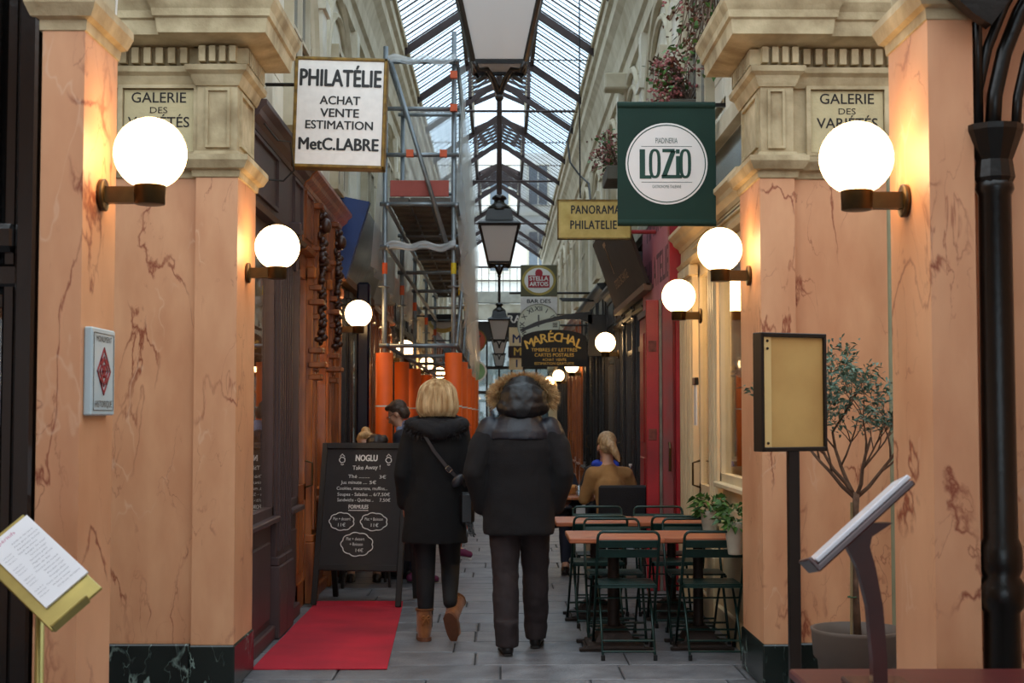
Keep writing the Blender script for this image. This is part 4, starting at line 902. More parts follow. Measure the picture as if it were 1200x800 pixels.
for y, z, x in ((.46, .055, .195), (.405, .13, .195), (0.015, .05, .165), (.065, .11, .165)): MB().tube([(-x, y, z), (x, y, z)], .007, 6).build('stretcher', cg, ch)
MB().tube([(-.2, .235, .36), (.2, .235, .36)], .006, 6).build('pivot_rod', cg, ch)
for sx in (-1, 1):
    for (y, x) in ((.50, .195), (-.02, .165)): MB().lathe([(.013, 0), (.013, .03), (.010, .035)], (x * sx, y, 0), 8).build('foot_cap', mat('black rubber', '141414', .8), ch)
CHP = [(.82, 9.06, 0, 'green folding chair at front left table, back toward the viewer'), (1.37, 9.06, 0, 'green folding chair at front right table next to the marble pillar, back toward the viewer'),
       (.80, 10.18, 180, 'green folding chair on the far side of the front left table'), (1.36, 10.18, 180, 'green folding chair on the far side of the front right table'),
       (.74, 10.42, 3, 'green folding chair on the near side of the rear left table'), (1.31, 10.42, -2, 'green folding chair on the near side of the rear right table'),
       (.79, 11.5, 180, 'green folding chair on the far side of the rear left table'), (1.28, 11.5, 180, 'green folding chair on the far side of the rear right table')]
for i, (x, y, a, lb) in enumerate(CHP):
    if i == 0: ch.location = (x, y, 0); ch['label'] = lb
    else: dup(ch, (x, y, 0), math.radians(a), lb)
tw_ = mat('orange brown table wood', 'B4653A', .42, var=.2, vs_=4, bump=.1, bs=30, stretch=(1, 6, 6), col2='8E4A2A', rand=.08)
rust = mat('rusty cast iron', '33241C', .6, .4, var=.3, vs_=15, bump=.3, bs=60)
tb = thing('bistro_table', '', 'table', (0, 0, 0), 'wooden bistro tables on the terrace')
MB().bev(-.31, .31, -.31, .31, .712, .745, .006).build('tabletop', tw_, tb)
MB().box(-.2, .2, -.2, .2, .70, .712).build('mounting_plate', rust, tb)
MB().lathe([(.045, .12), (.04, .16), (.038, .66), (.05, .70)], n=14).build('pedestal', rust, tb, True)
q = MB(); q.sweep(-.1, .1, -.1, .1, [(.015, .09), (.035, .085), (.05, .03), (.11, 0), (.14, -.04)])
for s_ in (-1, 1): q.bev(-.24, .24, *sorted((.15 * s_, .20 * s_)), 0, .022, .004)
q.bev(-.2, .2, -.2, .2, .006, .02, .004); q.build('foot', rust, tb)
for i, (x, y, lb) in enumerate([(.765, 9.58, 'front left bistro table with orange brown wooden top'), (1.335, 9.60, 'front right bistro table with orange brown wooden top beside the pillar'), (.735, 10.95, 'rear left bistro table nearest the man in the parka'), (1.32, 10.96, 'rear right bistro table in front of the red shutters')]):
    if i == 0: tb.location = (x, y, 0); tb['label'] = lb
    else:
        o = dup(tb, (x, y, 0), 0, lb)
        if i in (1, 3): o.scale = (.87, 1, 1)
# ---------------------------------------------------------------- menu case on a post
mc = thing('menu_case', 'black framed cream menu case on a black post in front of the olive tree', 'menu board', (1.345, 6.5, 0))
TC = Matrix.Translation((1.345, 6.5, 2.02 - .37)) @ Matrix.Rotation(math.radians(24), 4, 'Z')
cm = mat('aged cream board', 'C9A96A', .6, var=.08, vs_=4, col2='B8955A'); fk = mat('dark bronze frame', '1E1611', .4, .3, var=.15)
MB(TC).box(-.165, .165, 0, .02, -.25, .25).build('back_board', cm, mc)
MB(TC).box(-.165, -.125, -.008, 0, -.25, .25).build('side_strip', mat('pale cream strip', 'D9C288', .5, var=.04), mc)
for (a, b, z0, z1) in ((-.18, .18, .25, .27), (-.18, .18, -.27, -.25), (-.182, -.165, -.27, .27), (.165, .18, -.27, .27)): MB(TC).bev(a, b, -.015, .055, z0, z1, .003).build('frame_bar', fk, mc)
for sz, dz in ((1, 0), (1, -.035), (-1, 0)): MB(TC).lathe([(.006, -.012), (.007, -.008)], (-.145, 0, sz * .232 + dz), 8, 'Y').build('screw', fk, mc)
MB().bev(1.32, 1.372, 6.5, 6.55, .02, 1.4, .004).build('post', fk, mc); MB().bev(1.15, 1.5, 6.35, 6.7, 0, .02, .006).build('base_plate', fk, mc)
# ---------------------------------------------------------------- reading stand and table (right foreground)
mh = mat('dark mahogany', '4A1C18', .35, var=.2, vs_=6, coat=.3)
tt = thing('side_table', 'dark red topped table in the lower right corner of the picture', 'table', (1.3, 4.1, 0))
z0 = .76; MB().bev(.90, 1.66, 3.7, 4.46, z0 - .03, z0, .006).build('tabletop', mat('dark red table top', '5A2424', .35, var=.15, vs_=5, stretch=(1, 5, 5)), tt)
for x in (.97, 1.59):
    for y in (3.77, 4.39): MB().bev(x - .025, x + .025, y - .025, y + .025, 0, z0 - .03, .003).build('leg', mh, tt)
MB().box(.97, 1.59, 3.78, 4.38, z0 - .1, z0 - .03).build('apron', mh, tt)
Y = 4.15; rs = thing('reading_stand', 'curved mahogany menu stand with tilted board, standing on the dark red table', 'stand', (1.12, Y, z0))
cpts = [(1022, 612), (1003, 628), (1004, 640), (1014, 665), (1024, 710), (1029, 770), (1030, 806)]; wdt = [44, 34, 27, 21, 18, 17, 17]
L_ = []; R_ = []
for (x, y), w_ in zip(cpts, wdt): a = at(x - w_ / 2, y, Y); b = at(x + w_ / 2, y, Y); L_.append((a.x, a.z)); R_.append((b.x, b.z))
L_[-1] = (L_[-1][0], z0); R_[-1] = (R_[-1][0], z0)
MB().prism(L_ + R_[::-1], Y - .02, Y + .02, 'Y').build('curved_leg', mh, rs)
bb = at(1030, 800, Y); MB().bev(bb.x - .09, bb.x + .09, Y - .09, Y + .09, z0, z0 + .018, .005).build('foot', mh, rs)
a = at(951, 664, Y); b = at(1058, 566, Y); dv = (b - a); ang = math.atan2(dv.z, dv.x); ln = dv.length
tx_ = dv.normalized(); ty_ = Vector((.20, 1, -.05)); ty_ = (ty_ - tx_ * ty_.dot(tx_)).normalized(); tz_ = tx_.cross(ty_)
TR = Matrix((tx_, ty_, tz_)).transposed().to_4x4(); TR.translation = (a + b) / 2
MB(TR).bev(-ln / 2, ln / 2, -.15, .15, -.018, 0, .004).build('board', mh, rs)
MB(TR).bev(-ln / 2 - .006, -ln / 2 + .006, -.15, .15, -.018, .03, .003).build('ledge', mh, rs)
mn = MB(TR).bev(-ln / 2 + .01, ln / 2 + .005, -.13, .13, .0012, .016, .003).build('menu', mat('white laminated paper', 'DAD9E0', .25, var=.04)); tag(mn, 'white laminated menu lying on the curved mahogany stand', 'menu')
# ---------------------------------------------------------------- brass menu lectern (left foreground)
gb = mat('polished brass sheet', 'B9A860', .3, .55, var=.25, vs_=4)
A_, B_, C_, D_ = at(28, 606, 4.51), at(107, 667, 4.36), at(58, 708, 4.30), at(-21, 647, 4.45)
cen = (A_ + B_ + C_ + D_) / 4; vx = ((B_ - C_) + (A_ - D_)).normalized(); vy = ((A_ - B_) + (D_ - C_)); vy = (vy - vx * vy.dot(vx)).normalized(); vn = vx.cross(vy)
if vn.y > 0: vn = -vn
TL = Matrix((vx, vy, vn)).transposed().to_4x4(); TL.translation = cen
hw = ((B_ - C_).length + (A_ - D_).length) / 4; hh = ((A_ - B_).length + (D_ - C_).length) / 4
lc = thing('menu_lectern', 'polished brass menu lectern on a brass post in the lower left corner', 'lectern', (cen.x, 4.5, 0))
MB(TL).bev(-hw - .035, hw - .005, -hh - .075, hh + .02, -.016, -.006, .003).build('tray', gb, lc)
MB(TL).bev(-hw - .03, hw - .055, -hh - .082, -hh - .072, -.016, .022, .003).build('ledge', gb, lc)
pz = (TL @ Vector((0, 0, -.016))).z; pc = TL @ Vector((-.02, -.08, -.016))
px_ = at(47, 720, 4.5); MB().lathe([(.10, 0), (.10, .012), (.03, .03), (.016, .06), (.014, .95)], (px_.x, 4.5, 0), 14).build('post', gb, lc, True)
MB().tube([(px_.x, 4.5, .93), (cen.x + .02, cen.y + .06, cen.z - .06), TL @ Vector((0, 0, -.014))], .014, 8).build('neck', gb, lc, True)
pp = MB(TL).box(-hw, hw, -hh, hh, -.005, .0015).build('menu_sheet', mat('white menu paper', 'EDEDF0', .6, var=.02)); tag(pp, 'white printed menu sheet lying on the brass lectern', 'menu')
ink = mat('grey ink', '9A9AA2', .8); pk = mat('pink ink', 'D98AA6', .8); rnd = random.Random(5)
text("apéritifs", .014, TL @ Matrix.Translation((-.25 * hw, hh * .86, .002)), pk, pp, wd=hw * .9)
LT = ['Assiette de charcuterie', 'Foie gras maison', 'Saumon fumé', 'Salade de chèvre', 'Soupe du jour', 'Terrine de campagne', 'Entrecôte grillée', 'Magret de canard', 'Filet de bar', 'Tartare de boeuf', 'Risotto aux cèpes', 'Poulet rôti', 'Fromages affinés', 'Tarte aux pommes', 'Mousse au chocolat', 'Crème brûlée']
for i, s_ in enumerate(LT): text(s_, .0055, TL @ Matrix.Translation((hw * .25 + rnd.uniform(-.01, .01), hh * (.66 - i * .098), .002)), ink, pp, wd=hw * rnd.uniform(.7, 1.1)); 
for i, s_ in enumerate(LT[::-1]): 
    if i % 4 != 3: text(s_[:12], .0045, TL @ Matrix.Translation((-hw * .66, hh * (.5 - i * .088), .002)), ink, pp, wd=hw * .4)
# ---------------------------------------------------------------- plants
def leafm(n_, c1, c2): return mat(n_, c1, .5, var=.2, vs_=14, col2=c2)
def leaf(mb, p, d, l, w_, rnd, droop=.3):
    d = d.normalized(); s_ = d.cross(Vector((rnd.uniform(-1, 1), rnd.uniform(-1, 1), 1))).normalized() * w_ / 2; n_ = d.cross(s_).normalized()
    m_ = p + d * l * .5 + n_ * w_ * .15; t = p + d * l - Vector((0, 0, droop * l))
    mb.add([p, m_ - s_, t, m_ + s_], [(0, 1, 2), (0, 2, 3)])
olive = leafm('olive leaves', '6E8B78', '2E4A38'); bark = mat('grey brown bark', '7A6150', .9, var=.25, vs_=20, bump=.6, bs=60)
tr = thing('olive_tree', 'small olive tree with bare twigs and grey green leaves in a brown plastic pot', 'tree', (1.83, 7.3, 0))
MB().lathe([(.16, 0), (.175, .02), (.205, .30), (.225, .32), (.235, .44), (.24, .46), (.225, .46), (.215, .40), (.2, .36)], (1.83, 7.3, 0), 28).build('pot', mat('taupe plastic', '5E5148', .6, var=.05), tr, True)
MB().lathe([(.205, .36), (.205, .40), (.1, .415)], (1.83, 7.3, 0), 20).build('soil', mat('soil', '3A2C20', 1, bump=.6), tr)
lv = MB(); bm_ = MB(); rnd = random.Random(11); tips = []
tp_ = [(1.83, 7.3, .38), (1.815, 7.3, .7), (1.82, 7.3, 1.0), (1.825, 7.28, 1.15)]
bm_.tube(tp_, [.021, .019, .018, .017], 8)
def grow(p, d, l, r, lvl):
    pts = [p]; n_ = 4
    for i in range(n_): d = (d + Vector((rnd.gauss(0, .14), rnd.gauss(0, .14), .07))).normalized(); pts.append(pts[-1] + d * l / n_)
    bm_.tube(pts, [r * (1 - .45 * i / n_) for i in range(n_ + 1)], 5 if lvl < 2 else 4)
    if lvl >= 2:
        for i in range(2, n_ + 1):
            pz_ = pts[i]
            if pz_.z > 1.45 + abs(pz_.x - 1.83) * .1 and rnd.random() < .9:
                for k in range(rnd.randint(4, 8)): leaf(lv, pz_ + Vector((rnd.gauss(0, .02), rnd.gauss(0, .02), rnd.gauss(0, .02))), (d * .5 + Vector((rnd.uniform(-1, 1), rnd.uniform(-1, 1), rnd.uniform(-.5, 1)))), rnd.uniform(.035, .06), .016, rnd)
    if lvl < 4:
        for k in range(3 if lvl < 3 else 2):
            i = rnd.randint(2, n_); a = Vector((rnd.uniform(-1, 1), rnd.uniform(-.8, .8), rnd.uniform(-.1, .9))); grow(pts[i], (d + a * .85).normalized(), l * rnd.uniform(.6, .8), r * .55, lvl + 1)
for d in ((-.8, -.1, .8), (.75, -.1, .62), (-.25, .3, 1), (.2, -.3, 1), (-.5, .1, 1.1)): grow(Vector((1.822, 7.29, 1.12)), Vector(d).normalized(), .36, .012, 1)
lv2 = MB()
bm_.build('trunk', bark, tr, True); stuff(lv.build('leaves', olive, tr))
MB().tube([(1.79, 7.28, .38), (1.80, 7.28, 1.1)], .007, 6).build('stake', mat('bamboo', '8A7A58', .7), tr)
for z in (.62, .95): MB().tube([(1.80 + .022 * math.cos(a), 7.29 + .022 * math.sin(a), z) for a in [i * math.pi / 5 for i in range(10)]], .004, 5, True).build('tie', mat('green tie', '3A5A3A', .7), tr)
# wall planters with leafy plants
gl_ = leafm('broad green leaves', '5C8A3C', '1E3E1C'); 
for i, (x, y, z, lb) in enumerate([(1.50, 10.15, .80, 'white wall planter with broad green leaves, farther one under the shop window'), (1.50, 9.08, .80, 'white wall planter with broad green leaves, nearer one partly hidden by the marble pillar')]):
    p = thing('wall_planter', lb, 'planter', (x, y, z - .15), 'planters on the cream shopfront')
    MB().lathe([(.042, -.14), (.046, -.135), (.07, .05), (.074, .06), (.062, .06), (.058, .03)], (x, y, z), 18).build('pot', mat('ivory pot', 'CFC3AC', .6), p, True)
    MB().box(x + .05, 1.64, y - .03, y + .03, z - .04, z - .01).build('wall_bracket', cream, p)
    m = MB(); rnd = random.Random(20 + i)
    for k in range(110):
        a = rnd.uniform(0, 6.28); e_ = rnd.uniform(-.3, 1.2); r_ = rnd.uniform(.02, .13); pnt = Vector((x + r_ * math.cos(a) * .8, y + r_ * math.sin(a), z + .07 + rnd.uniform(-.04, .10)))
        leaf(m, pnt, Vector((math.cos(a), math.sin(a), e_)), rnd.uniform(.05, .09), .042, rnd, .5)
    stuff(m.build('leaves', gl_, p))
# flower boxes and hanging creeper on the upper right wall
dead = leafm('reddish brown dry leaves', '7A4A34', '3E2218'); pkf = mat('pink blossom', 'C07A78', .7, var=.15, vs_=20, col2='8A4A46'); magf = mat('magenta blossom', 'D7488E', .7)
def creeper(name, lb, c, sp_, n_, seed, boxed=True, cat='flowers', dn=.45):
    p = thing(name, lb, cat, c, 'flowers on the upper right wall'); rnd = random.Random(seed)
    if boxed:
        MB().bev(c[0] - .02, 1.60, c[1] - sp_[1] * .9, c[1] + sp_[1] * .9, c[2] - .2, c[2] - .04, .01).build('flower_box', mat('grey box', '6A6458', .8), p)
    g, r, f, st = MB(), MB(), MB(), MB()
    for k in range(n_):
        v = Vector((c[0] + rnd.gauss(0, sp_[0] * .5), c[1] + rnd.gauss(0, sp_[1] * .5), c[2] + (rnd.uniform(-.05, 1) * sp_[2] if boxed else rnd.uniform(-1, 1) * sp_[2])))
        d = Vector((rnd.uniform(-1, 1), rnd.uniform(-1, 1), rnd.uniform(-.6, .8))); t = rnd.random()
        if t < dn: leaf(r, v, d, rnd.uniform(.03, .05), .03, rnd)
        elif t < dn + .27: leaf(g, v, d, rnd.uniform(.04, .07), .045, rnd)
        else:
            for j in range(3): f.ell(v + Vector((rnd.gauss(0, .015), rnd.gauss(0, .015), rnd.gauss(0, .015))), (.012, .012, .010), 6)
        if k % 7 == 0:
            b0 = Vector((min(1.58, c[0] + .15), c[1] + rnd.uniform(-.5, .5) * sp_[1], c[2] + (-.05 if boxed else sp_[2]))); m_ = (v + b0) / 2 + Vector((rnd.gauss(0, .05), rnd.gauss(0, .05), .08)); st.tube([b0, m_, v], .005, 4)
    stuff(g.build('green_leaves', gl_, p)); stuff(r.build('dry_leaves', dead, p)); stuff(f.build('blossoms', pkf, p)); stuff(st.build('stems', bark, p)); return p
creeper('flower_box', 'window box of pink begonias just above the green banner', (1.36, 11.3, 4.06), (.14, .3, .36), 420, 1)
creeper('hanging_creeper', 'hanging reddish creeper with dry leaves beside the right cornice, at the top of the picture', (1.43, 10.2, 4.42), (.22, .35, .38), 420, 2, False, dn=.7)
creeper('flower_box', 'distant window box with pink and magenta flowers, left of the green banner', (1.26, 16.6, 4.45), (.16, .4, .38), 300, 3)
# small stone bracket and cables
o = MB().bev(1.3, 1.6, 17.3, 17.6, 5.55, 5.75, .02).build('wall_box', cove); tag(o, 'small plaster box on the upper right wall below the cornice', 'box')
def cable(nm, lb, pts, r, m):
    o = MB().tube(pts, r, 6).build(nm, m); return tag(o, lb, 'cable')
bk = mat('black cable', '141316', .6)
rnd = random.Random(4)
for sd, lb in ((-1, 'bundle of black cables lying on top of the left stone cornice'), (1, 'tangled black cables lying on top of the right stone cornice')):
    q = thing('cable_bundle', lb, 'cable', (1.9 * sd, 8.0, 3.93))
    for k in range(7):
        pts = [((2.5 - i * .12) * sd, 7.95 + rnd.uniform(-.05, .1), 3.935 + rnd.uniform(0, .05 if sd < 0 else .14)) for i in range(8)] + [(1.45 * sd, 8.2 + .05 * k, 3.95)]
        MB().tube(pts, .008 + .004 * rnd.random(), 6).build('cable', bk, q, True)
cable('white_cable', 'thin white cable hanging beside the left near pier', [(-1.52, 5.5, 3.6), (-1.495, 5.5, 3.2), (-1.505, 5.5, 3.02), (-1.54, 5.5, 2.86), (-1.56, 5.47, 2.84)], .006, white)
cable('wall_cable', 'dark cable drooping from the right cornice to the yellow sign', [at(672, 140, 17.5), at(665, 165, 17.3), at(668, 190, 17), at(679, 205, 16.8), at(690, 215, 16.2), at(692, 235, 15)], .012, bk)
cable('wall_cable', 'thin vertical cable in front of the right cornice', [at(679, 0, 16), at(679, 120, 16), at(680, 232, 16)], .008, bk)
# thing hanging by the cream shop door
hm = thing('hanging_menu', 'narrow white leaflet hanging in a dark clip by the cream shop door', 'leaflet', (1.56, 11.3, 1.8))
MB().bev(1.545, 1.575, 11.22, 11.38, 1.78, 1.84, .004).build('clip', ironb, hm); MB().box(1.555, 1.566, 11.24, 11.36, 1.46, 1.79).build('leaflet', white, hm)
# ---------------------------------------------------------------- scaffold
galv = mat('galvanised tube', '8F979C', .4, .6, var=.15, vs_=10); orange = mat('orange foam', 'F2640F', .6, var=.08, vs_=4); deckm = mat('grey deck board', '6C6660', .8, var=.2, vs_=5, bump=.2)
plastic = milky('plastic sheeting', 'F4F8FA', .62); tapeo = mat('orange tape', 'E8602A', .5); tapey = mat('yellow tape', 'E2C81E', .5); redt = mat('red toe board', 'B0584E', .7)
sc = thing('scaffold', 'galvanised tube scaffold with orange foam sleeves and white plastic sheeting, left side of the passage', 'scaffold', (-.8, 19, 0))
XL, XR = -1.13, -.45; BY = [14.0, 16.5, 19.0, 22.0, 25.0]
for j, y in enumerate(BY):
    for x in (XL, XR):
        zt = 5.2 if x == XL else 5.35
        if j > 1: zt -= 1.2
        po = MB().tube([(x, y, .02), (x, y, zt)], .0245, 10).build('post', galv, sc, True)
        MB().bev(x - .07, x + .07, y - .07, y + .07, 0, .012, .003).build('base_plate', galv, po)
        for z in (2.8,): MB().lathe([(.06, z), (.062, z + .006), (.05, z + .012)], (x, y, 0), 8).build('rosette', galv, po)
        MB().lathe([(.0255, 2.93), (.0265, 2.94), (.0265, 3.03), (.0255, 3.04)], (x, y, 0), 10).build('tape', tapeo if x == XL else tapey, po)
        MB().lathe([(.03, .22), (.085, .225), (.085, 2.15), (.03, 2.155)], (x, y, 0), 16).build('foam_sleeve', orange, sc, True)
        MB().lathe([(.0865, 1.62), (.0865, 1.635)], (x, y, 0), 16).build('tape', white, sc)
    for z in (2.22, 3.19, 3.62) + ((4.11, 4.57, 5.04) if j < 2 else ()): MB().tube([(XL - .05, y - .03, z), (XR + .05, y - .03, z)], .022, 8).build('transom', galv, sc, True)
for x in (XL, XR):
    for z in (2.22, 3.19, 3.6, 5.04):
        yb_ = BY[-1] if z < 4 else BY[1]
        MB().tube([(x + .03, 13.9, z), (x + .03, yb_ + .1, z)], .022, 8).build('ledger', galv, sc, True)
MB().tube([(XL + .06, 13.93, 5.02), (XR - .06, 13.93, 3.2)], .022, 8).build('diagonal_brace', galv, sc, True)
for i in range(len(BY) - 1): 
    MB().tube([(XR + .03, BY[i] + .1, 2.25), (XR + .03, BY[i + 1] - .1, 3.15)], .018, 6).build('diagonal_brace', galv, sc, True)
    for k in range(3):
        x = XL + .04 + k * .205; q = MB().bev(x, x + .195, BY[i] + .01, BY[i + 1] - .02, 3.645, 3.69, .004)
        for u in range(6): yy = BY[i] + .15 + u * (BY[i + 1] - BY[i] - .3) / 5; q.box(x + .01, x + .185, yy, yy + .03, 3.615, 3.645)
        q.build('deck_board', deckm, sc)
MB().bev(XL + .05, XR - .05, 13.99, 14.02, 3.70, 3.86, .004).build('toe_board', redt, sc)
for x, y, z in ((XR, 13.93, 4.57), (XR, 13.93, 4.9), (XR - .1, 13.9, 4.11), (XL + .25, 13.9, 4.11)): MB().box(x - .035, x + .035, y - .03, y + .03, z - .035, z + .035).build('tape', tapeo, sc)
def sheet(f, nu, nv, nm, m, par):
    q = MB(); q.add([f(i / nu, j / nv) for j in range(nv + 1) for i in range(nu + 1)], [(j * (nu + 1) + i, j * (nu + 1) + i + 1, (j + 1) * (nu + 1) + i + 1, (j + 1) * (nu + 1) + i) for j in range(nv) for i in range(nu)]); return q.build(nm, m, par, True)
def side_(u, v):
    y = 13.97 + 9.5 * u; lo = 3.12 - .9 * min(1, u * 1.6) + .12 * math.sin(u * 37); z = lo + (5.1 - 1.0 * u - lo) * v
    return (XR + .07 + .05 * math.sin(u * 55 + v * 2) * (1 - v * .6) + .03 * math.sin(v * 9 + u * 20), y, z)
sheet(side_, 120, 24, 'plastic_sheeting', plastic, sc)
def fold_(u, v): a = u * 2 * math.pi; r_ = .03 + .014 * math.sin(a * 3 + v * 9); return (XL + .02 + (XR - XL) * v, 13.93 + r_ * math.cos(a), 3.2 + .02 * math.sin(v * 14) + r_ * math.sin(a))
sheet(fold_, 14, 30, 'plastic_fold', plastic, sc)
def fold2(u, v): x, y, z = fold_(u, v); return (x, y, z + 1.85)
sheet(fold2, 14, 30, 'plastic_fold', plastic, sc)
def back_(u, v): return (XL - .02 + (XR - XL + .04) * u, 16.6 + .04 * math.sin(u * 20 + v * 4), 3.75 + 1.4 * v)
sheet(back_, 20, 10, 'plastic_sheeting', plastic, sc)
def left_(u, v): y = 13.95 + 6 * u; return (XL - .06 - .25 * (1 - v) * (1 - u) * .3 + .04 * math.sin(u * 40), y, 2.7 + (1 - u) * .3 + v * 1.0)
sheet(left_, 50, 10, 'plastic_sheeting', plastic, sc)
# ---------------------------------------------------------------- people
skin = mat('skin', 'C99A80', .55, var=.04, vs_=10)
V = Vector
def head(m, c, yaw_, nod=0, s=1.0):
    T = Matrix.Translation(c) @ Matrix.Rotation(yaw_, 4, 'Z') @ Matrix.Rotation(-nod, 4, 'X') @ Matrix.Scale(s, 4)
    old = m.T; m.T = T          # face looks along +Y
    m.ell((0, -.012, .03), (.076, .094, .088), 18); m.ell((0, .03, -.03), (.058, .062, .085), 16); m.ell((0, .055, -.088), (.03, .03, .026), 12)
    m.chain([(0, .088, .015), (0, .103, -.012), (0, .112, -.030)], [.008, .011, .014], 8); m.ell((0, .09, -.058), (.024, .012, .009), 10); m.ell((0, .087, -.070), (.021, .012, .008), 10)
    m.ell((0, .078, .030), (.05, .014, .012), 10)
    for sx in (-1, 1): m.ell((.076 * sx, -.005, -.012), (.010, .020, .032), 10); m.ell((.035 * sx, .06, -.022), (.025, .024, .022), 10)
    m.T = old; return T
def eyes(T, par, s=1.0):
    for sx in (-1, 1):
        q = MB(T); q.ell((.031 * sx, .082, .010), (.012, .010, .008), 8); q.build('eye', mat('eye white', 'D8D4CC', .2), par, True)
        q = MB(T); q.ell((.031 * sx, .0905, .010), (.005, .003, .005), 8); q.build('iris', mat('dark iris', '2A1C14', .2), par, True)
def hand(m, w, d, side, curl=.5, r=.0085):
    """w wrist, d direction of the palm, side = direction toward the thumb"""
    d = d.normalized(); side = (side - d * side.dot(d)).normalized(); n = d.cross(side)
    c = w + d * .05
    for k in (-1.2, -.4, .4, 1.2): m.chain([w + d * .01 + side * k * .012, w + d * .09 + side * k * .021], [.014, .012], 8)
    for k, L in zip((1.5, .5, -.5, -1.5), (.068, .078, .072, .056)):
        p = w + d * .09 + side * k * .019; a = p + (d * math.cos(curl * .5) + n * math.sin(curl * .5)) * L * .45; b = a + (d * math.cos(curl * 1.2) + n * math.sin(curl * 1.2)) * L * .33; e_ = b + (d * math.cos(curl * 1.8) + n * math.sin(curl * 1.8)) * L * .25
        m.chain([p, a, b, e_], [r * 1.05, r, r * .93, r * .8], 8)
    p = w + d * .03 + side * .022; a = p + (d * .6 + side * .75 + n * .2) * .04; b = a + (d * .9 + side * .25 + n * .3) * .03; m.chain([p, a, b], [r * 1.5, r * 1.2, r], 8)
def body(J, skinm, par, vox=.009, hands=True, foot=True):
    m = MB(); T = head(m, J['head'], J.get('yaw', 0), J.get('nod', 0), J.get('hs', 1))
    m.chain([J['neck'] - V((0, 0, .04)), J['head'] - V((0, 0, .05))], [.055, .05], 12)
    m.chain([J['pelvis'], (J['pelvis'] + J['chest']) / 2, J['chest'], J['neck'] - V((0, 0, .07))], [.125, .115, .125, .09], 14)
    m.chain([J['hipL'], J['hipR']], [.10, .10], 12); m.chain([J['shL'], J['shR']], [.058, .058], 12)
    for s_ in 'LR':
        m.chain([J['sh' + s_], J['el' + s_], J['wr' + s_]], [.055, .040, .027], 12)
        m.chain([J['hip' + s_], J['kn' + s_], J['an' + s_]], [.085, .056, .04], 12)
        if foot: m.chain([J['an' + s_], J['an' + s_] + (J['toe' + s_] - J['an' + s_]) * .45, J['toe' + s_]], [.04, .035, .025], 10)
        if hands: hand(m, J['wr' + s_], J['hd' + s_], J['th' + s_], J.get('curl', .5))
    o = modded(m, vox, skinm, 'body', par, 2); eyes(T, o); return o, T
def strands(name, m, par, gen, n):
    q = MB()
    for i in range(n):
        pts, w_ = gen(i)
        k0 = len(q.v); N = len(pts)
        for j, p in enumerate(pts):
            d = (V(pts[min(j + 1, N - 1)]) - V(pts[max(j - 1, 0)])).normalized(); s_ = d.cross(V((math.sin(i * 1.7), math.cos(i * 1.7), .3))).normalized() * w_ * (1 - .8 * (j / (N - 1)) ** 2)
            q.v += [tuple(V(p) - s_), tuple(V(p) + s_)]
        q.f += [(k0 + 2 * j, k0 + 2 * j + 1, k0 + 2 * j + 3, k0 + 2 * j + 2) for j in range(N - 1)]
    return stuff(q.build(name, m, par, True))
# --- man in a dark parka
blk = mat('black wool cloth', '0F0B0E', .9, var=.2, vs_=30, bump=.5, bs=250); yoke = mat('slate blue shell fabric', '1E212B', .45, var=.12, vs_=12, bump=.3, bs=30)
trou = mat('dark brown trousers', '2A1F20', .85, var=.12, vs_=25, bump=.4, bs=200); shoe = mat('black shoe leather', '14100E', .35, bump=.2)
pm = thing('person', 'person seen from behind walking, black parka, fur-trimmed hood, dark brown trousers', 'person', (.14, 9.35, 0))
J = dict(head=V((.155, 9.40, 1.66)), neck=V((.14, 9.36, 1.52)), chest=V((.13, 9.35, 1.30)), pelvis=V((.13, 9.37, .98)), shL=V((-.06, 9.35, 1.44)), shR=V((.33, 9.35, 1.44)),
         elL=V((-.15, 9.30, 1.17)), elR=V((.42, 9.30, 1.17)), wrL=V((-.12, 9.44, .98)), wrR=V((.39, 9.44, .98)), hdL=V((.7, .1, -.7)), hdR=V((-.7, .1, -.7)), thL=V((.6, .8, 0)), thR=V((-.6, .8, 0)),
         hipL=V((.04, 9.37, .93)), hipR=V((.23, 9.37, .93)), knL=V((.04, 9.36, .52)), knR=V((.24, 9.50, .52)), anL=V((.05, 9.26, .09)), anR=V((.245, 9.58, .10)), toeL=V((.03, 9.46, .035)), toeR=V((.27, 9.80, .035)), nod=.15)
body(J, skin, pm)
m = MB()
m.loft([(.128, 9.37, .765, .232, .165), (.13, 9.37, .80, .236, .17), (.13, 9.37, 1.0, .235, .165), (.13, 9.36, 1.15, .225, .155), (.13, 9.35, 1.32, .225, .150), (.13, 9.35, 1.44, .205, .130), (.135, 9.355, 1.52, .14, .105), (.145, 9.36, 1.57, .10, .09)], 32)
for s_, e_, w_, x in (('L', V((-.165, 9.29, 1.17)), V((-.115, 9.40, .95)), -1), ('R', V((.425, 9.29, 1.17)), V((.375, 9.40, .95)), 1)):
    m.chain([J['sh' + s_] + V((.0, 0, .01)), (J['sh' + s_] + e_) / 2 + V((.012 * x, 0, .02)), e_, (e_ + w_) / 2, w_], [.078, .076, .068, .064, .060], 14)
coat = modded(m, .011, blk, 'parka', pm, 4, .022, .16)
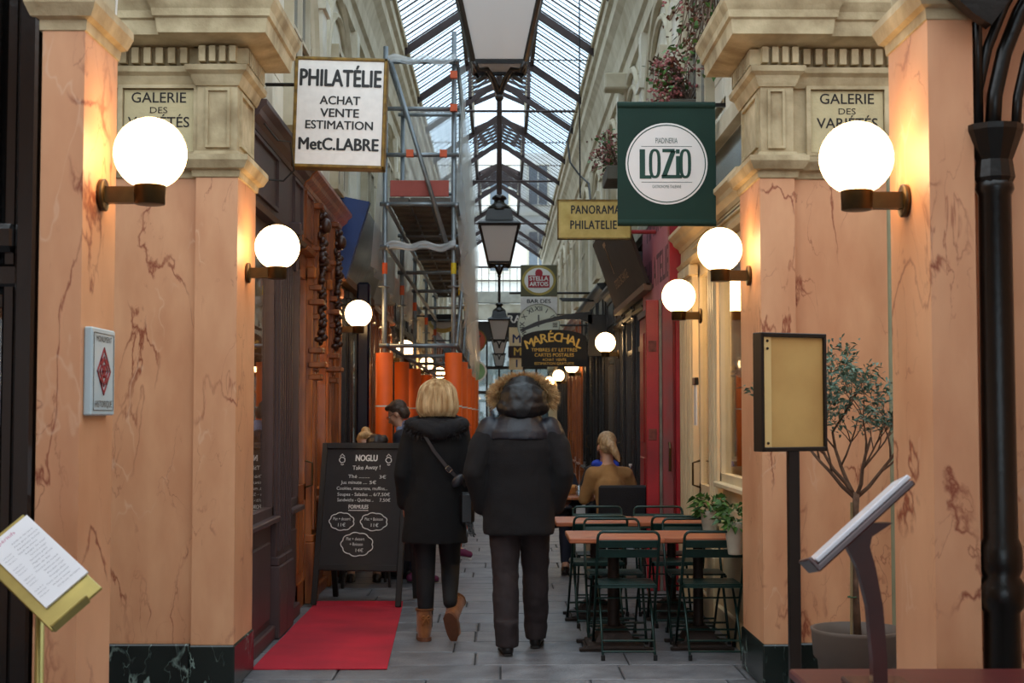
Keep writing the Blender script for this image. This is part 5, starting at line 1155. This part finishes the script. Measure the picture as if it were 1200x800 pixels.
# shoulder yoke: same outline slightly proud
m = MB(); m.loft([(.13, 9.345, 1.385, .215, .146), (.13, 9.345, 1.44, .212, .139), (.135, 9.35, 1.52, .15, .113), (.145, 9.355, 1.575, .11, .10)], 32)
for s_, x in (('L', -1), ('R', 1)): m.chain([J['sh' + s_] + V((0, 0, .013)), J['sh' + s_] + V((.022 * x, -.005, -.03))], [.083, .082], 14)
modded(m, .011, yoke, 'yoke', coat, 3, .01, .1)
m = MB(); m.ell((.155, 9.34, 1.645), (.158, .13, .118), 20); m.ell((.155, 9.42, 1.68), (.14, .13, .125), 20); m.ell((.15, 9.27, 1.585), (.13, .07, .075), 16); m.ell((.05, 9.33, 1.60), (.07, .09, .06), 12); m.ell((.26, 9.33, 1.60), (.07, .09, .06), 12)
m.ell((.155, 9.235, 1.555), (.05, .03, .035), 10)
hood = modded(m, .010, mat('black hood nylon', '0C0B10', .5, var=.15, bump=.2, bs=40), 'hood', coat, 2, .03, .09)
rnd = random.Random(9)
def furgen(i):
    a = math.radians(rnd.uniform(-28, 208)); b = rnd.uniform(0, 6.28); R = .165
    o = V((math.cos(a) * math.cos(b), math.sin(b) * .9 - .25, math.sin(a) * math.cos(b)))
    c = V((.158 + (R + .015) * math.cos(a), 9.45 + .02 * math.sin(b), 1.665 + .115 * math.sin(a))) + V((o.x, o.y, o.z)) * .016
    o = (o + V((math.cos(a), -.35, math.sin(a) + .0)) * .9 + V((rnd.gauss(0, .3), rnd.gauss(0, .3), rnd.gauss(0, .3)))).normalized(); L = rnd.uniform(.03, .065)
    return [c, c + o * L * .5, c + o * L + V((0, -.006, -.008))], .0016
fur = mat('tan raccoon fur', 'E0BE88', .8, var=.35, vs_=30, col2='8A6238')
MB().tube([(.158 + .175 * math.cos(math.radians(a)), 9.45, 1.665 + .118 * math.sin(math.radians(a))) for a in range(-30, 211, 10)], .022, 8).build('fur_base', mat('brown fur base', '6A4A2E', .9), hood, True)
strands('fur_trim', fur, hood, furgen, 5200)
m = MB()
for s_, x in (('L', 0), ('R', 0)):
    h, k, a = J['hip' + s_], J['kn' + s_], J['an' + s_]
    m.chain([h, (h + k) / 2, k, (k + a) / 2 + V((0, -.01, 0)), a + V((0, 0, .02))], [.105, .10, .088, .084, .078], 16)
    m.loft([(a.x, a.y - .01, .055, .072, .085), (a.x, a.y - .01, .22, .078, .085)], 20)
m.chain([J['hipL'] + V((0, 0, .06)), J['hipR'] + V((0, 0, .06))], [.12, .12], 14)
modded(m, .010, trou, 'trousers', pm, 3, .024, .11)
def lowshoe(par, an, toe, mm, nm='shoe', w_=.043):
    d = (toe - an); d.z = 0; d = d.normalized(); m = MB(); hl = V((an.x, an.y, 0)) - d * .05; tt_ = V((toe.x, toe.y, 0)) + d * .03
    m.chain([hl + V((0, 0, .045)), hl + d * .10 + V((0, 0, .05)), tt_ - d * .06 + V((0, 0, .038)), tt_ + V((0, 0, .032))], [.04, w_, w_, .03], 12); m.chain([hl + d * .02 + V((0, 0, .06)), hl + d * .05 + V((0, 0, .08))], [.04, .04], 12)
    o = modded(m, .007, mm, nm, par, 2)
    q = MB(); s_ = d.cross(V((0, 0, 1))) * w_; q.tube([hl - d * .03 + V((0, 0, .012)), hl + d * .06 + V((0, 0, .012)), tt_ - d * .05 + V((0, 0, .012)), tt_ + d * .02 + V((0, 0, .014))], [.03, .038, w_, .022], 10)
    q.v = [(a, b, .001 + (c - .012) * .28 + .010) for a, b, c in q.v]; q.build('sole', mat('dark rubber sole', '1A1614', .7), o); return o
lowshoe(pm, J['anL'] + V((0, -.0, 0)), J['toeL'], shoe); lowshoe(pm, J['anR'], J['toeR'], shoe)
# --- blond woman in a black coat
pw = thing('person', 'person seen from behind walking, blond bob, black coat, black tights and tan boots', 'person', (-.43, 9.8, 0))
J = dict(head=V((-.425, 9.83, 1.655)), neck=V((-.43, 9.81, 1.50)), chest=V((-.435, 9.8, 1.28)), pelvis=V((-.44, 9.82, .96)), shL=V((-.60, 9.8, 1.42)), shR=V((-.265, 9.8, 1.42)),
         elL=V((-.66, 9.77, 1.14)), elR=V((-.215, 9.77, 1.14)), wrL=V((-.65, 9.9, .93)), wrR=V((-.205, 9.82, .90)), hdL=V((.1, .45, -.8)), hdR=V((-.05, .1, -1)), thL=V((.5, .8, 0)), thR=V((-.3, .8, 0)),
         hipL=V((-.52, 9.82, .90)), hipR=V((-.35, 9.82, .90)), knL=V((-.505, 9.86, .50)), knR=V((-.34, 9.98, .50)), anL=V((-.505, 9.86, .10)), anR=V((-.335, 9.80, .27)), toeL=V((-.525, 10.02, .03)), toeR=V((-.285, 9.88, .05)), nod=.1, hs=.95)
ob_, TH = body(J, skin, pw)
m = MB()
m.loft([(-.445, 9.83, .67, .228, .175), (-.445, 9.83, .72, .226, .172), (-.44, 9.82, .95, .205, .15), (-.435, 9.81, 1.12, .185, .130), (-.435, 9.8, 1.3, .195, .13), (-.435, 9.8, 1.42, .18, .115), (-.43, 9.81, 1.50, .11, .09), (-.43, 9.81, 1.54, .08, .08)], 32)
for s_, e_, w_, x in (('L', V((-.668, 9.76, 1.14)), V((-.655, 9.86, .94)), -1), ('R', V((-.212, 9.76, 1.14)), V((-.208, 9.80, .93)), 1)):
    m.chain([J['sh' + s_], (J['sh' + s_] + e_) / 2 + V((.006 * x, 0, .01)), e_, (e_ + w_) / 2, w_], [.068, .062, .055, .052, .052], 14)
wcoat = modded(m, .011, mat('black wool coat', '080709', .95, var=.2, vs_=30, bump=.5, bs=250), 'coat', pw, 4, .018, .17)
m = MB(); m.chain([(-.60, 9.76, 1.475), (-.53, 9.70, 1.455), (-.43, 9.675, 1.43), (-.33, 9.70, 1.455), (-.25, 9.76, 1.475), (-.30, 9.87, 1.50), (-.43, 9.90, 1.50), (-.55, 9.87, 1.50), (-.60, 9.76, 1.475)], [.05, .058, .065, .058, .05, .045, .04, .045, .05], 12)
m.ell((-.43, 9.74, 1.47), (.17, .07, .06), 16)
fc = modded(m, .010, mat('black fur', '141318', .9, var=.3, vs_=25), 'fur_collar', wcoat, 2, .02, .05)
rnd = random.Random(19)
def blackfur(i):
    a = rnd.uniform(0, 6.28); b = rnd.uniform(0, 6.28); c0 = V((-.43 + .165 * math.cos(a), 9.785 + .095 * math.sin(a), 1.46 + .02 * math.sin(a))); o = V((math.cos(a) * math.cos(b), math.sin(a) * math.cos(b), math.sin(b)))
    c0 = c0 + o * .048; o = (o + V((rnd.gauss(0, .4), rnd.gauss(0, .4), rnd.gauss(-.3, .3)))).normalized(); return [c0, c0 + o * .015, c0 + o * .03 + V((0, 0, -.004))], .0016
strands('fur_hairs', mat('glossy black fur', '1E1E26', .45, var=.3, vs_=30), fc, blackfur, 2600)
# bob hair
m = MB(); c0 = V((-.425, 9.82, 1.665))
m.ell(c0 + V((0, -.01, .02)), (.118, .122, .105), 20); m.ell(c0 + V((0, -.02, -.05)), (.135, .115, .09), 20); m.ell(c0 + V((-.07, 0, -.085)), (.07, .09, .05), 14); m.ell(c0 + V((.07, 0, -.085)), (.065, .09, .05), 14)
bl1 = mat('blond hair', 'DDBB88', .5, var=.25, vs_=7, col2='A0743F', stretch=(4, 4, .2), bump=.5, bs=40)
hb = modded(m, .008, bl1, 'hair', pw, 2, .003, .05)
rnd = random.Random(29)
def bob(i):
    a = rnd.uniform(math.pi * .92, math.pi * 2.08) if rnd.random() < .85 else rnd.uniform(0, 6.28); pts = []; e_ = rnd.uniform(.93, 1.08); st_ = rnd.uniform(0, .6); part = rnd.gauss(0, .012)
    for j in range(9):
        t = st_ + (1 - st_) * j / 8; ph = t * math.pi * .62; r_ = math.sin(min(ph, 1.65)) * (1.0 + .10 * max(0, t - .55)); z = .108 * math.cos(min(ph, math.pi / 2)) - max(0, t - .75) * .34 * e_ if ph > 1.57 else .108 * math.cos(ph)
        zz = .128 - .245 * e_ * (t ** 1.7); rr = (.127 * math.sqrt(max(0, 1 - max(0, (zz - .015) / .115) ** 2)) if zz > .015 else .127 + .012 * math.sin((-zz + .015) * 20)) * (1 if zz > -.095 else 1 + (zz + .095) * 3)
        w_ = math.sin(j * .9 + i) * .002
        pts.append(c0 + V((rr * math.cos(a) * 1.05 + w_, (rr * math.sin(a)) * 1.0 - .012, zz)))
    return pts, .0021
strands('hair_strands', mat('blond hair strands', 'EDD3A4', .4, var=.3, vs_=8, col2='A87A48', stretch=(5, 5, .15)), hb, bob, 1900)
# bag strap, buckle and small bag
q = MB(); sp_ = [V(p) for p in ((-.545, 9.70, 1.47), (-.50, 9.655, 1.40), (-.44, 9.652, 1.30), (-.36, 9.655, 1.20), (-.295, 9.665, 1.13), (-.225, 9.70, 1.06))]
for i, p in enumerate(sp_): d = (sp_[min(i + 1, 5)] - sp_[max(i - 1, 0)]).normalized(); s_ = d.cross(V((0, 1, 0))).normalized() * .011; q.v += [tuple(p - s_), tuple(p + s_), tuple(p + s_ + V((0, .004, 0))), tuple(p - s_ + V((0, .004, 0)))]
for i in range(5): k = i * 4; q.f += [(k, k + 1, k + 5, k + 4), (k + 3, k + 7, k + 6, k + 2), (k + 1, k + 2, k + 6, k + 5), (k, k + 4, k + 7, k + 3)]
st = q.build('bag_strap', mat('dark brown leather strap', '2A1C18', .5), pw)
MB(Matrix.Translation((-.34, 9.648, 1.178)) @ Matrix.Rotation(math.radians(45), 4, 'Y')).tube([(-.018, 0, -.016), (.018, 0, -.016), (.018, 0, .016), (-.018, 0, .016)], .003, 6, True).build('buckle', mat('steel buckle', 'B8B4AC', .25, 1), st)
m = MB(); m.ell((-.28, 9.665, 1.10), (.035, .02, .055), 12, (0, .7, 0)); modded(m, .006, mat('dark leather pouch', '25242A', .4), 'strap_pad', pw, 1)
m = MB(); m.bev(-.27, -.17, 9.70, 9.95, .80, 1.02, .02); bag = m.build('handbag', mat('black leather bag', '120F10', .4, bump=.2), pw)
q = MB(); rnd = random.Random(3)
for i in range(22): q.tube([(-.21 + rnd.uniform(-.02, .03), 9.70 + rnd.uniform(-.01, .03), .82), (-.20 + rnd.uniform(-.02, .045), 9.69 + rnd.uniform(-.02, .03), .71 + rnd.uniform(0, .03))], .003, 4)
stuff(q.build('tassel', mat('black leather bag', '120F10', .4), bag))
# tights
m = MB()
for s_ in 'LR': m.chain([J['hip' + s_], J['kn' + s_], J['kn' + s_] * .6 + J['an' + s_] * .4 + V((0, -.012, 0)), J['an' + s_]], [.10, .068, .062, .049], 14)
modded(m, .009, mat('black tights', '100F12', .8, var=.1, bump=.2, bs=200), 'tights', pw, 3)
sued = mat('tan suede', '9A5E2E', .9, var=.2, vs_=14, bump=.4, bs=180, col2='6E3E1C', sheen=.3); solem = mat('brown gum sole', '7A4A30', .8, bump=.3, bs=60)
def boot(T, lb):
    m = MB(T)      # local: sole at z=0, toe along +Y, heel at origin
    m.loft([(0, .042, .0, .042, .055), (0, .042, .05, .05, .062), (0, .036, .10, .054, .060), (0, .033, .18, .058, .062), (0, .033, .195, .058, .062)], 20); m.chain([(0, .04, .04), (0, .12, .045), (0, .19, .036)], [.042, .044, .035], 12)
    b = modded(m, .007, sued, 'boot', pw, 2, .006, .06)
    q = MB(T); q.prism([(.04 * math.cos(a) * (1 if math.sin(a) < 0 else 1.1), .02 + .05 * math.sin(a)) if math.sin(a) < 0 else (.046 * math.cos(a), .02 + .215 * math.sin(a) ** .8) for a in [i * math.pi / 10 for i in range(20)]], -.018, .006, 'Z'); q.build('sole', solem, b)
    q = MB(T); q.tube([(.056 * math.cos(a), .033 + .060 * math.sin(a), .195) for a in [i * math.pi / 8 for i in range(16)]], .009, 7, True); q.build('fleece_cuff', mat('brown fleece', '7A4C2A', .95, bump=.8, bs=150), b, True)
    q = MB(T)
    for s_ in (-1, 1): q.tube([(0, -.034, .145), (.016 * s_, -.040, .16), (.032 * s_, -.034, .15), (.02 * s_, -.034, .136), (0, -.034, .145)], .005, 6); q.tube([(0, -.034, .145), (.016 * s_, -.036, .12), (.02 * s_, -.032, .095)], .0045, 6)
    q.ell((0, -.036, .145), (.008, .008, .008), 8); q.build('bow', mat('tan ribbon', 'A8682F', .5), b, True); return b
boot(Matrix.Translation((-.505, 9.82, .018)) @ Matrix.Rotation(math.radians(12), 4, 'Z'), '')
boot(Matrix.Translation((-.335, 9.735, .19)) @ Matrix.Rotation(math.radians(-14), 4, 'Z') @ Matrix.Rotation(math.radians(-58), 4, 'X'), '')
# --- generic simpler people further back
def seated(lb, p, yaw_, top_z, coatm, hairm, trm, shoem, hair='short', scale=1.0, lean=0, nod=.1, cross=False, reach=.35, scarf=None):
    """p = seat centre on the floor plan; local +Y is the facing direction"""
    R = Matrix.Rotation(yaw_, 3, 'Z'); P = lambda x, y, z: V((p[0], p[1], 0)) + R @ V((x, y, z))
    o = thing('person', lb, 'person', (p[0], p[1], 0)); ht = top_z - .12
    J = dict(head=P(lean, .10, ht), neck=P(lean * .8, .05, ht - .16), chest=P(lean * .5, .03, ht - .38), pelvis=P(0, 0, .55), shL=P(-.15 + lean * .7, .04, ht - .255), shR=P(.15 + lean * .7, .04, ht - .255),
             elL=P(-.24, .12, ht - .48), elR=P(.24, .12, ht - .48), wrL=P(-.16, reach, ht - .46), wrR=P(.16, reach, ht - .46), hdL=R @ V((.3, 1, -.1)), hdR=R @ V((-.3, 1, -.1)), thL=R @ V((1, 0, .3)), thR=R @ V((-1, 0, .3)),
             hipL=P(-.09, .02, .55), hipR=P(.09, .02, .55), knL=P(-.12, .44, .54), knR=P(.12, .44, .54), anL=P(-.12, .46, .10), anR=P(.12, .46, .10), toeL=P(-.12, .62, .035), toeR=P(.12, .62, .035), nod=nod, yaw=yaw_, curl=.9)
    if cross: J['knR'] = P(.02, .46, .66); J['anR'] = P(-.02, .78, .34); J['toeR'] = P(-.03, .90, .28)
    body(J, skin, o, .010)
    m = MB(); hp = J['pelvis']
    for a, b, r0, r1, r2 in (('pelvis', 'chest', .15, .15, .15),): m.chain([J[a], (J[a] + J[b]) / 2, J[b], J['neck'] - V((0, 0, .09))], [.15, .14, .148, .105], 16)
    m.chain([J['shL'], J['shR']], [.075, .075], 14)
    for s_ in 'LR': m.chain([J['sh' + s_], J['el' + s_], J['wr' + s_]], [.072, .058, .045], 12)
    ct = modded(m, .012, coatm, 'jacket', o, 4, .02, .13)
    m = MB()
    for s_ in 'LR': m.chain([J['hip' + s_], J['kn' + s_], J['an' + s_] + V((0, 0, .03))], [.105, .075, .055], 12)
    m.chain([J['hipL'], J['hipR']], [.115, .115], 12); modded(m, .012, trm, 'trousers', o, 3, .015, .1)
    for s_ in 'LR':
        if s_ == 'R' and cross:
            m = MB(); d = (J['toeR'] - J['anR']).normalized(); m.chain([J['anR'] - d * .03, J['anR'] + d * .07 - V((0, 0, .02)), J['toeR'] + d * .05], [.042, .042, .033], 12); so = modded(m, .007, shoem, 'shoe', o, 2)
            MB().tube([J['anR'] - d * .05 - V((0, 0, .045)), J['toeR'] + d * .07 - V((0, 0, .035))], [.018, .018], 8).build('sole', mat('white sneaker sole', 'D8D6D2', .6), so)
        else: lowshoe(o, J['an' + s_], J['toe' + s_], shoem)
    H = J['head']; m = MB(); T = Matrix.Translation(H) @ Matrix.Rotation(yaw_, 4, 'Z') @ Matrix.Rotation(-nod, 4, 'X'); m.T = T
    m.ell((0, -.03, .045), (.088, .09, .088), 18); m.ell((0, .035, .085), (.07, .05, .045), 14); m.ell((0, -.055, -.01), (.08, .06, .08), 16)
    if hair == 'bun': m.ell((0, -.05, .125), (.045, .045, .04), 12)
    if hair == 'long': m.ell((0, -.07, -.1), (.09, .05, .12), 14)
    if hair == 'tail': m.ell((0, -.085, .01), (.075, .05, .06), 14); m.chain([(0, -.125, .0), (.02, -.165, -.05), (.045, -.17, -.13), (.07, -.165, -.19)], [.03, .036, .034, .018], 10); m.chain([(0, -.125, .0), (-.01, -.16, -.05), (.02, -.16, -.11)], [.03, .03, .018], 10)
    modded(m, .007, hairm, 'hair', o, 1, .012, .035)
    if scarf: m = MB(T); m.chain([(.1 * math.cos(a), .02 + .1 * math.sin(a), -.17) for a in [i * math.pi / 5 for i in range(11)]], [.045] * 11, 10); m.chain([(-.10, .08, -.18), (-.13, .12, -.32), (-.12, .13, -.5)], [.045, .04, .035], 10); modded(m, .01, scarf, 'scarf', o, 2, .015, .06)
    return o
camel = mat('camel wool', 'A87F4E', .9, var=.15, vs_=6, bump=.4, bs=150, col2='856038'); navy = mat('navy cloth', '1C2434', .8, var=.2); dkh = mat('dark brown hair', '2B1C16', .45, var=.3, vs_=30, stretch=(2, 2, .5)); denim = mat('dark denim', '23283A', .85, var=.2); pales = mat('beige cloth', 'A5896C', .8)
hair2 = mat('ash blond hair', 'BFA077', .45, var=.3, vs_=22, col2='7E6142', stretch=(3, 3, .6), bump=.5, bs=60)
seated('person sitting with back to the viewer, blond ponytail and camel jacket, by the red shutters', (1.03, 13.0), math.radians(6), 1.375, camel, hair2, pales, shoe, 'tail', lean=-.03, nod=.35)
seated('person with dark hair and royal blue scarf sitting opposite the one in the camel jacket', (1.08, 14.48), math.pi - .1, 1.33, mat('dark jacket', '1A1A1E', .8), dkh, denim, shoe, 'long', scarf=mat('royal blue knit', '1E3FB0', .9, var=.1, bump=.5, bs=100))
seated('person in navy jacket sitting mostly hidden behind the one in the parka', (.56, 14.42), math.radians(176), 1.28, navy, dkh, denim, shoe, 'short')
seated('person with dark hair sitting behind the chalkboard, legs crossed, purple sneakers', (-1.20, 13.0), math.radians(-80), 1.355, mat('dark grey jumper', '242428', .9), dkh, denim, mat('purple sneaker', '6E1E48', .6, var=.2, vs_=20), 'short', cross=True)
seated('person with messy blond bun sitting behind the chalkboard next to the wooden shopfront', (-1.29, 13.82), math.radians(-176), 1.38, mat('brown jumper', '3E2E26', .9), bl1, denim, shoe, 'bun')
# cafe chairs under them
ca = thing('cafe_chair', '', 'chair', (0, 0, 0), 'dark cafe chairs in the background')
bkw = mat('black chair fabric', '15141A', .8, var=.1, bump=.3, bs=120)
MB().bev(-.21, .21, -.2, .2, .42, .47, .015).build('seat', bkw, ca); MB(Matrix.Translation((0, -.24, .68)) @ Matrix.Rotation(math.radians(8), 4, 'X')).bev(-.215, .215, -.025, .02, -.24, .24, .018).build('backrest', bkw, ca)
for sx in (-1, 1):
    for y in (-.2, .18): MB().tube([(.19 * sx, y, .43), (.2 * sx, y * 1.1, 0)], .014, 8).build('leg', kb, ca)
    MB().tube([(.18 * sx, -.19, .44), (.18 * sx, -.235, .55)], .012, 6).build('back_post', kb, ca)
for i, (x, y, a, lb) in enumerate([(1.10, 12.97, 0, 'black upholstered chair under the person in the camel jacket'), (1.08, 14.51, 174, 'black chair under the person with the blue scarf'), (.56, 14.45, 176, 'black chair under the person in navy behind the man in the parka'), (-1.21, 13.0, -80, 'black chair under the dark-haired person behind the chalkboard'), (-1.29, 13.85, -176, 'black chair under the person with the blond bun')]):
    if i == 0: ca.location = (x, y, 0); ca['label'] = lb
    else: dup(ca, (x, y, 0), math.radians(a), lb)
t = thing('cafe_table', 'small dark table with bottles between the two people by the red shutters', 'table', (1.0, 13.75, 0))
MB().bev(.42, 1.42, 13.45, 14.05, .74, .77, .006).build('tabletop', woodo, t); MB().tube([(1.0, 13.75, .02), (1.0, 13.75, .74)], .03, 10).build('pedestal', kb, t); MB().lathe([(.12, 0), (.12, .015), (.04, .04)], (1.0, 13.75, 0), 18).build('foot', kb, t)
bt_ = thing('bottle', 'clear water bottle on the dark cafe table', 'bottle', (1.27, 13.8, .77)); MB().lathe([(.036, .77), (.038, .79), (.038, .95), (.015, 1.02), (.014, 1.06)], (1.27, 13.8, 0), 14).build('glass_body', glassy('bottle glass', (.8, .86, .88, 1), .15), bt_, True); MB().lathe([(.016, 1.05), (.016, 1.07)], (1.27, 13.8, 0), 10).build('cap', white, bt_)
for i, (x, y) in enumerate(((1.18, 13.6), (.76, 13.62))):
    o = MB().lathe([(.03, .77), (.036, .87), (.034, .87), (.028, .775)], (x, y, 0), 12).build('drinking_glass', MT['bottle glass'], None, True); tag(o, ('drinking glass next to the water bottle' if i == 0 else 'drinking glass at the left end of the dark cafe table'), 'glass')
bs = thing('bread_basket', 'small wicker basket lit warm on the dark cafe table', 'basket', (.72, 13.9, .77)); MB().lathe([(.07, .775), (.095, .84), (.088, .84), (.065, .78)], (.72, 13.9, 0), 16).build('basket', mat('wicker', 'B07A40', .8, bump=.6, bs=90), bs); MB().ell((.72, 13.9, .835), (.06, .06, .03), 10).build('bread', mat('bread', 'C88A48', .8), bs)
# --- man in a dark suit looking down, behind the board
ps = thing('person', 'person with grey-brown hair and glasses standing in a dark suit, looking down to the left', 'person', (-.86, 13.55, 0))
R = Matrix.Rotation(math.radians(75), 3, 'Z'); P = lambda x, y, z: V((-.88, 13.6, 0)) + R @ V((x, y, z))
J = dict(head=P(0, .09, 1.55), neck=P(0, .03, 1.40), chest=P(0, 0, 1.18), pelvis=P(0, 0, .90), shL=P(-.17, 0, 1.33), shR=P(.17, 0, 1.33), elL=P(-.22, .02, 1.06), elR=P(.22, .02, 1.06), wrL=P(-.14, .24, 1.02), wrR=P(.14, .24, 1.02), hdL=R @ V((.3, 1, 0)), hdR=R @ V((-.3, 1, 0)), thL=R @ V((.3, 0, 1)), thR=R @ V((-.3, 0, 1)),
         hipL=P(-.09, 0, .86), hipR=P(.09, 0, .86), knL=P(-.1, .02, .47), knR=P(.1, .02, .47), anL=P(-.1, 0, .08), anR=P(.1, 0, .08), toeL=P(-.1, .18, .03), toeR=P(.1, .18, .03), nod=.5, yaw=math.radians(75), curl=1.0)
ob_, TH = body(J, skin, ps, .010)
m = MB(); m.chain([J['pelvis'] - V((0, 0, .05)), (J['pelvis'] + J['chest']) / 2, J['chest'], J['neck'] - V((0, 0, .08))], [.15, .14, .15, .10], 16); m.chain([J['shL'], J['shR']], [.075, .075], 14)
for s_ in 'LR': m.chain([J['sh' + s_], J['el' + s_], J['wr' + s_]], [.072, .056, .044], 12)
ct = modded(m, .012, mat('dark navy suit', '1B1F2C', .75, var=.1), 'suit_jacket', ps, 4, .012, .15)
m = MB(); m.chain([P(-.05, .06, 1.40), P(.05, .06, 1.40)], [.035, .035], 10); m.chain([P(0, .0, 1.40), P(0, .0, 1.44)], [.07, .058], 12); modded(m, .008, mat('blue grey shirt', '8A93B0', .8), 'shirt_collar', ps, 1)
m = MB()
for s_ in 'LR': m.chain([J['hip' + s_], J['kn' + s_], J['an' + s_] + V((0, 0, .02))], [.11, .08, .07], 12)
modded(m, .012, mat('dark suit trousers', '15161C', .8), 'trousers', ps, 3, .012, .1)
for s_ in 'LR': lowshoe(ps, J['an' + s_], J['toe' + s_], shoe)
m = MB(TH); m.ell((0, -.025, .05), (.088, .092, .085), 18); m.ell((0, -.06, -.01), (.082, .055, .07), 16); m.ell((.0, .045, .095), (.07, .05, .03), 12); modded(m, .007, mat('grey brown hair', '57463A', .6, var=.3, vs_=30), 'hair', ps, 1, .012, .03)
q = MB(TH)
for sx in (-1, 1): q.tube([(.033 * sx + .02 * math.cos(a), .10, .008 + .015 * math.sin(a)) for a in [i * math.pi / 6 for i in range(12)]], .002, 5, True); q.tube([(.055 * sx, .10, .012), (.08 * sx, .0, .010)], .002, 5)
q.tube([(-.012, .10, .012), (.012, .10, .012)], .002, 5); q.build('glasses', black, ps)
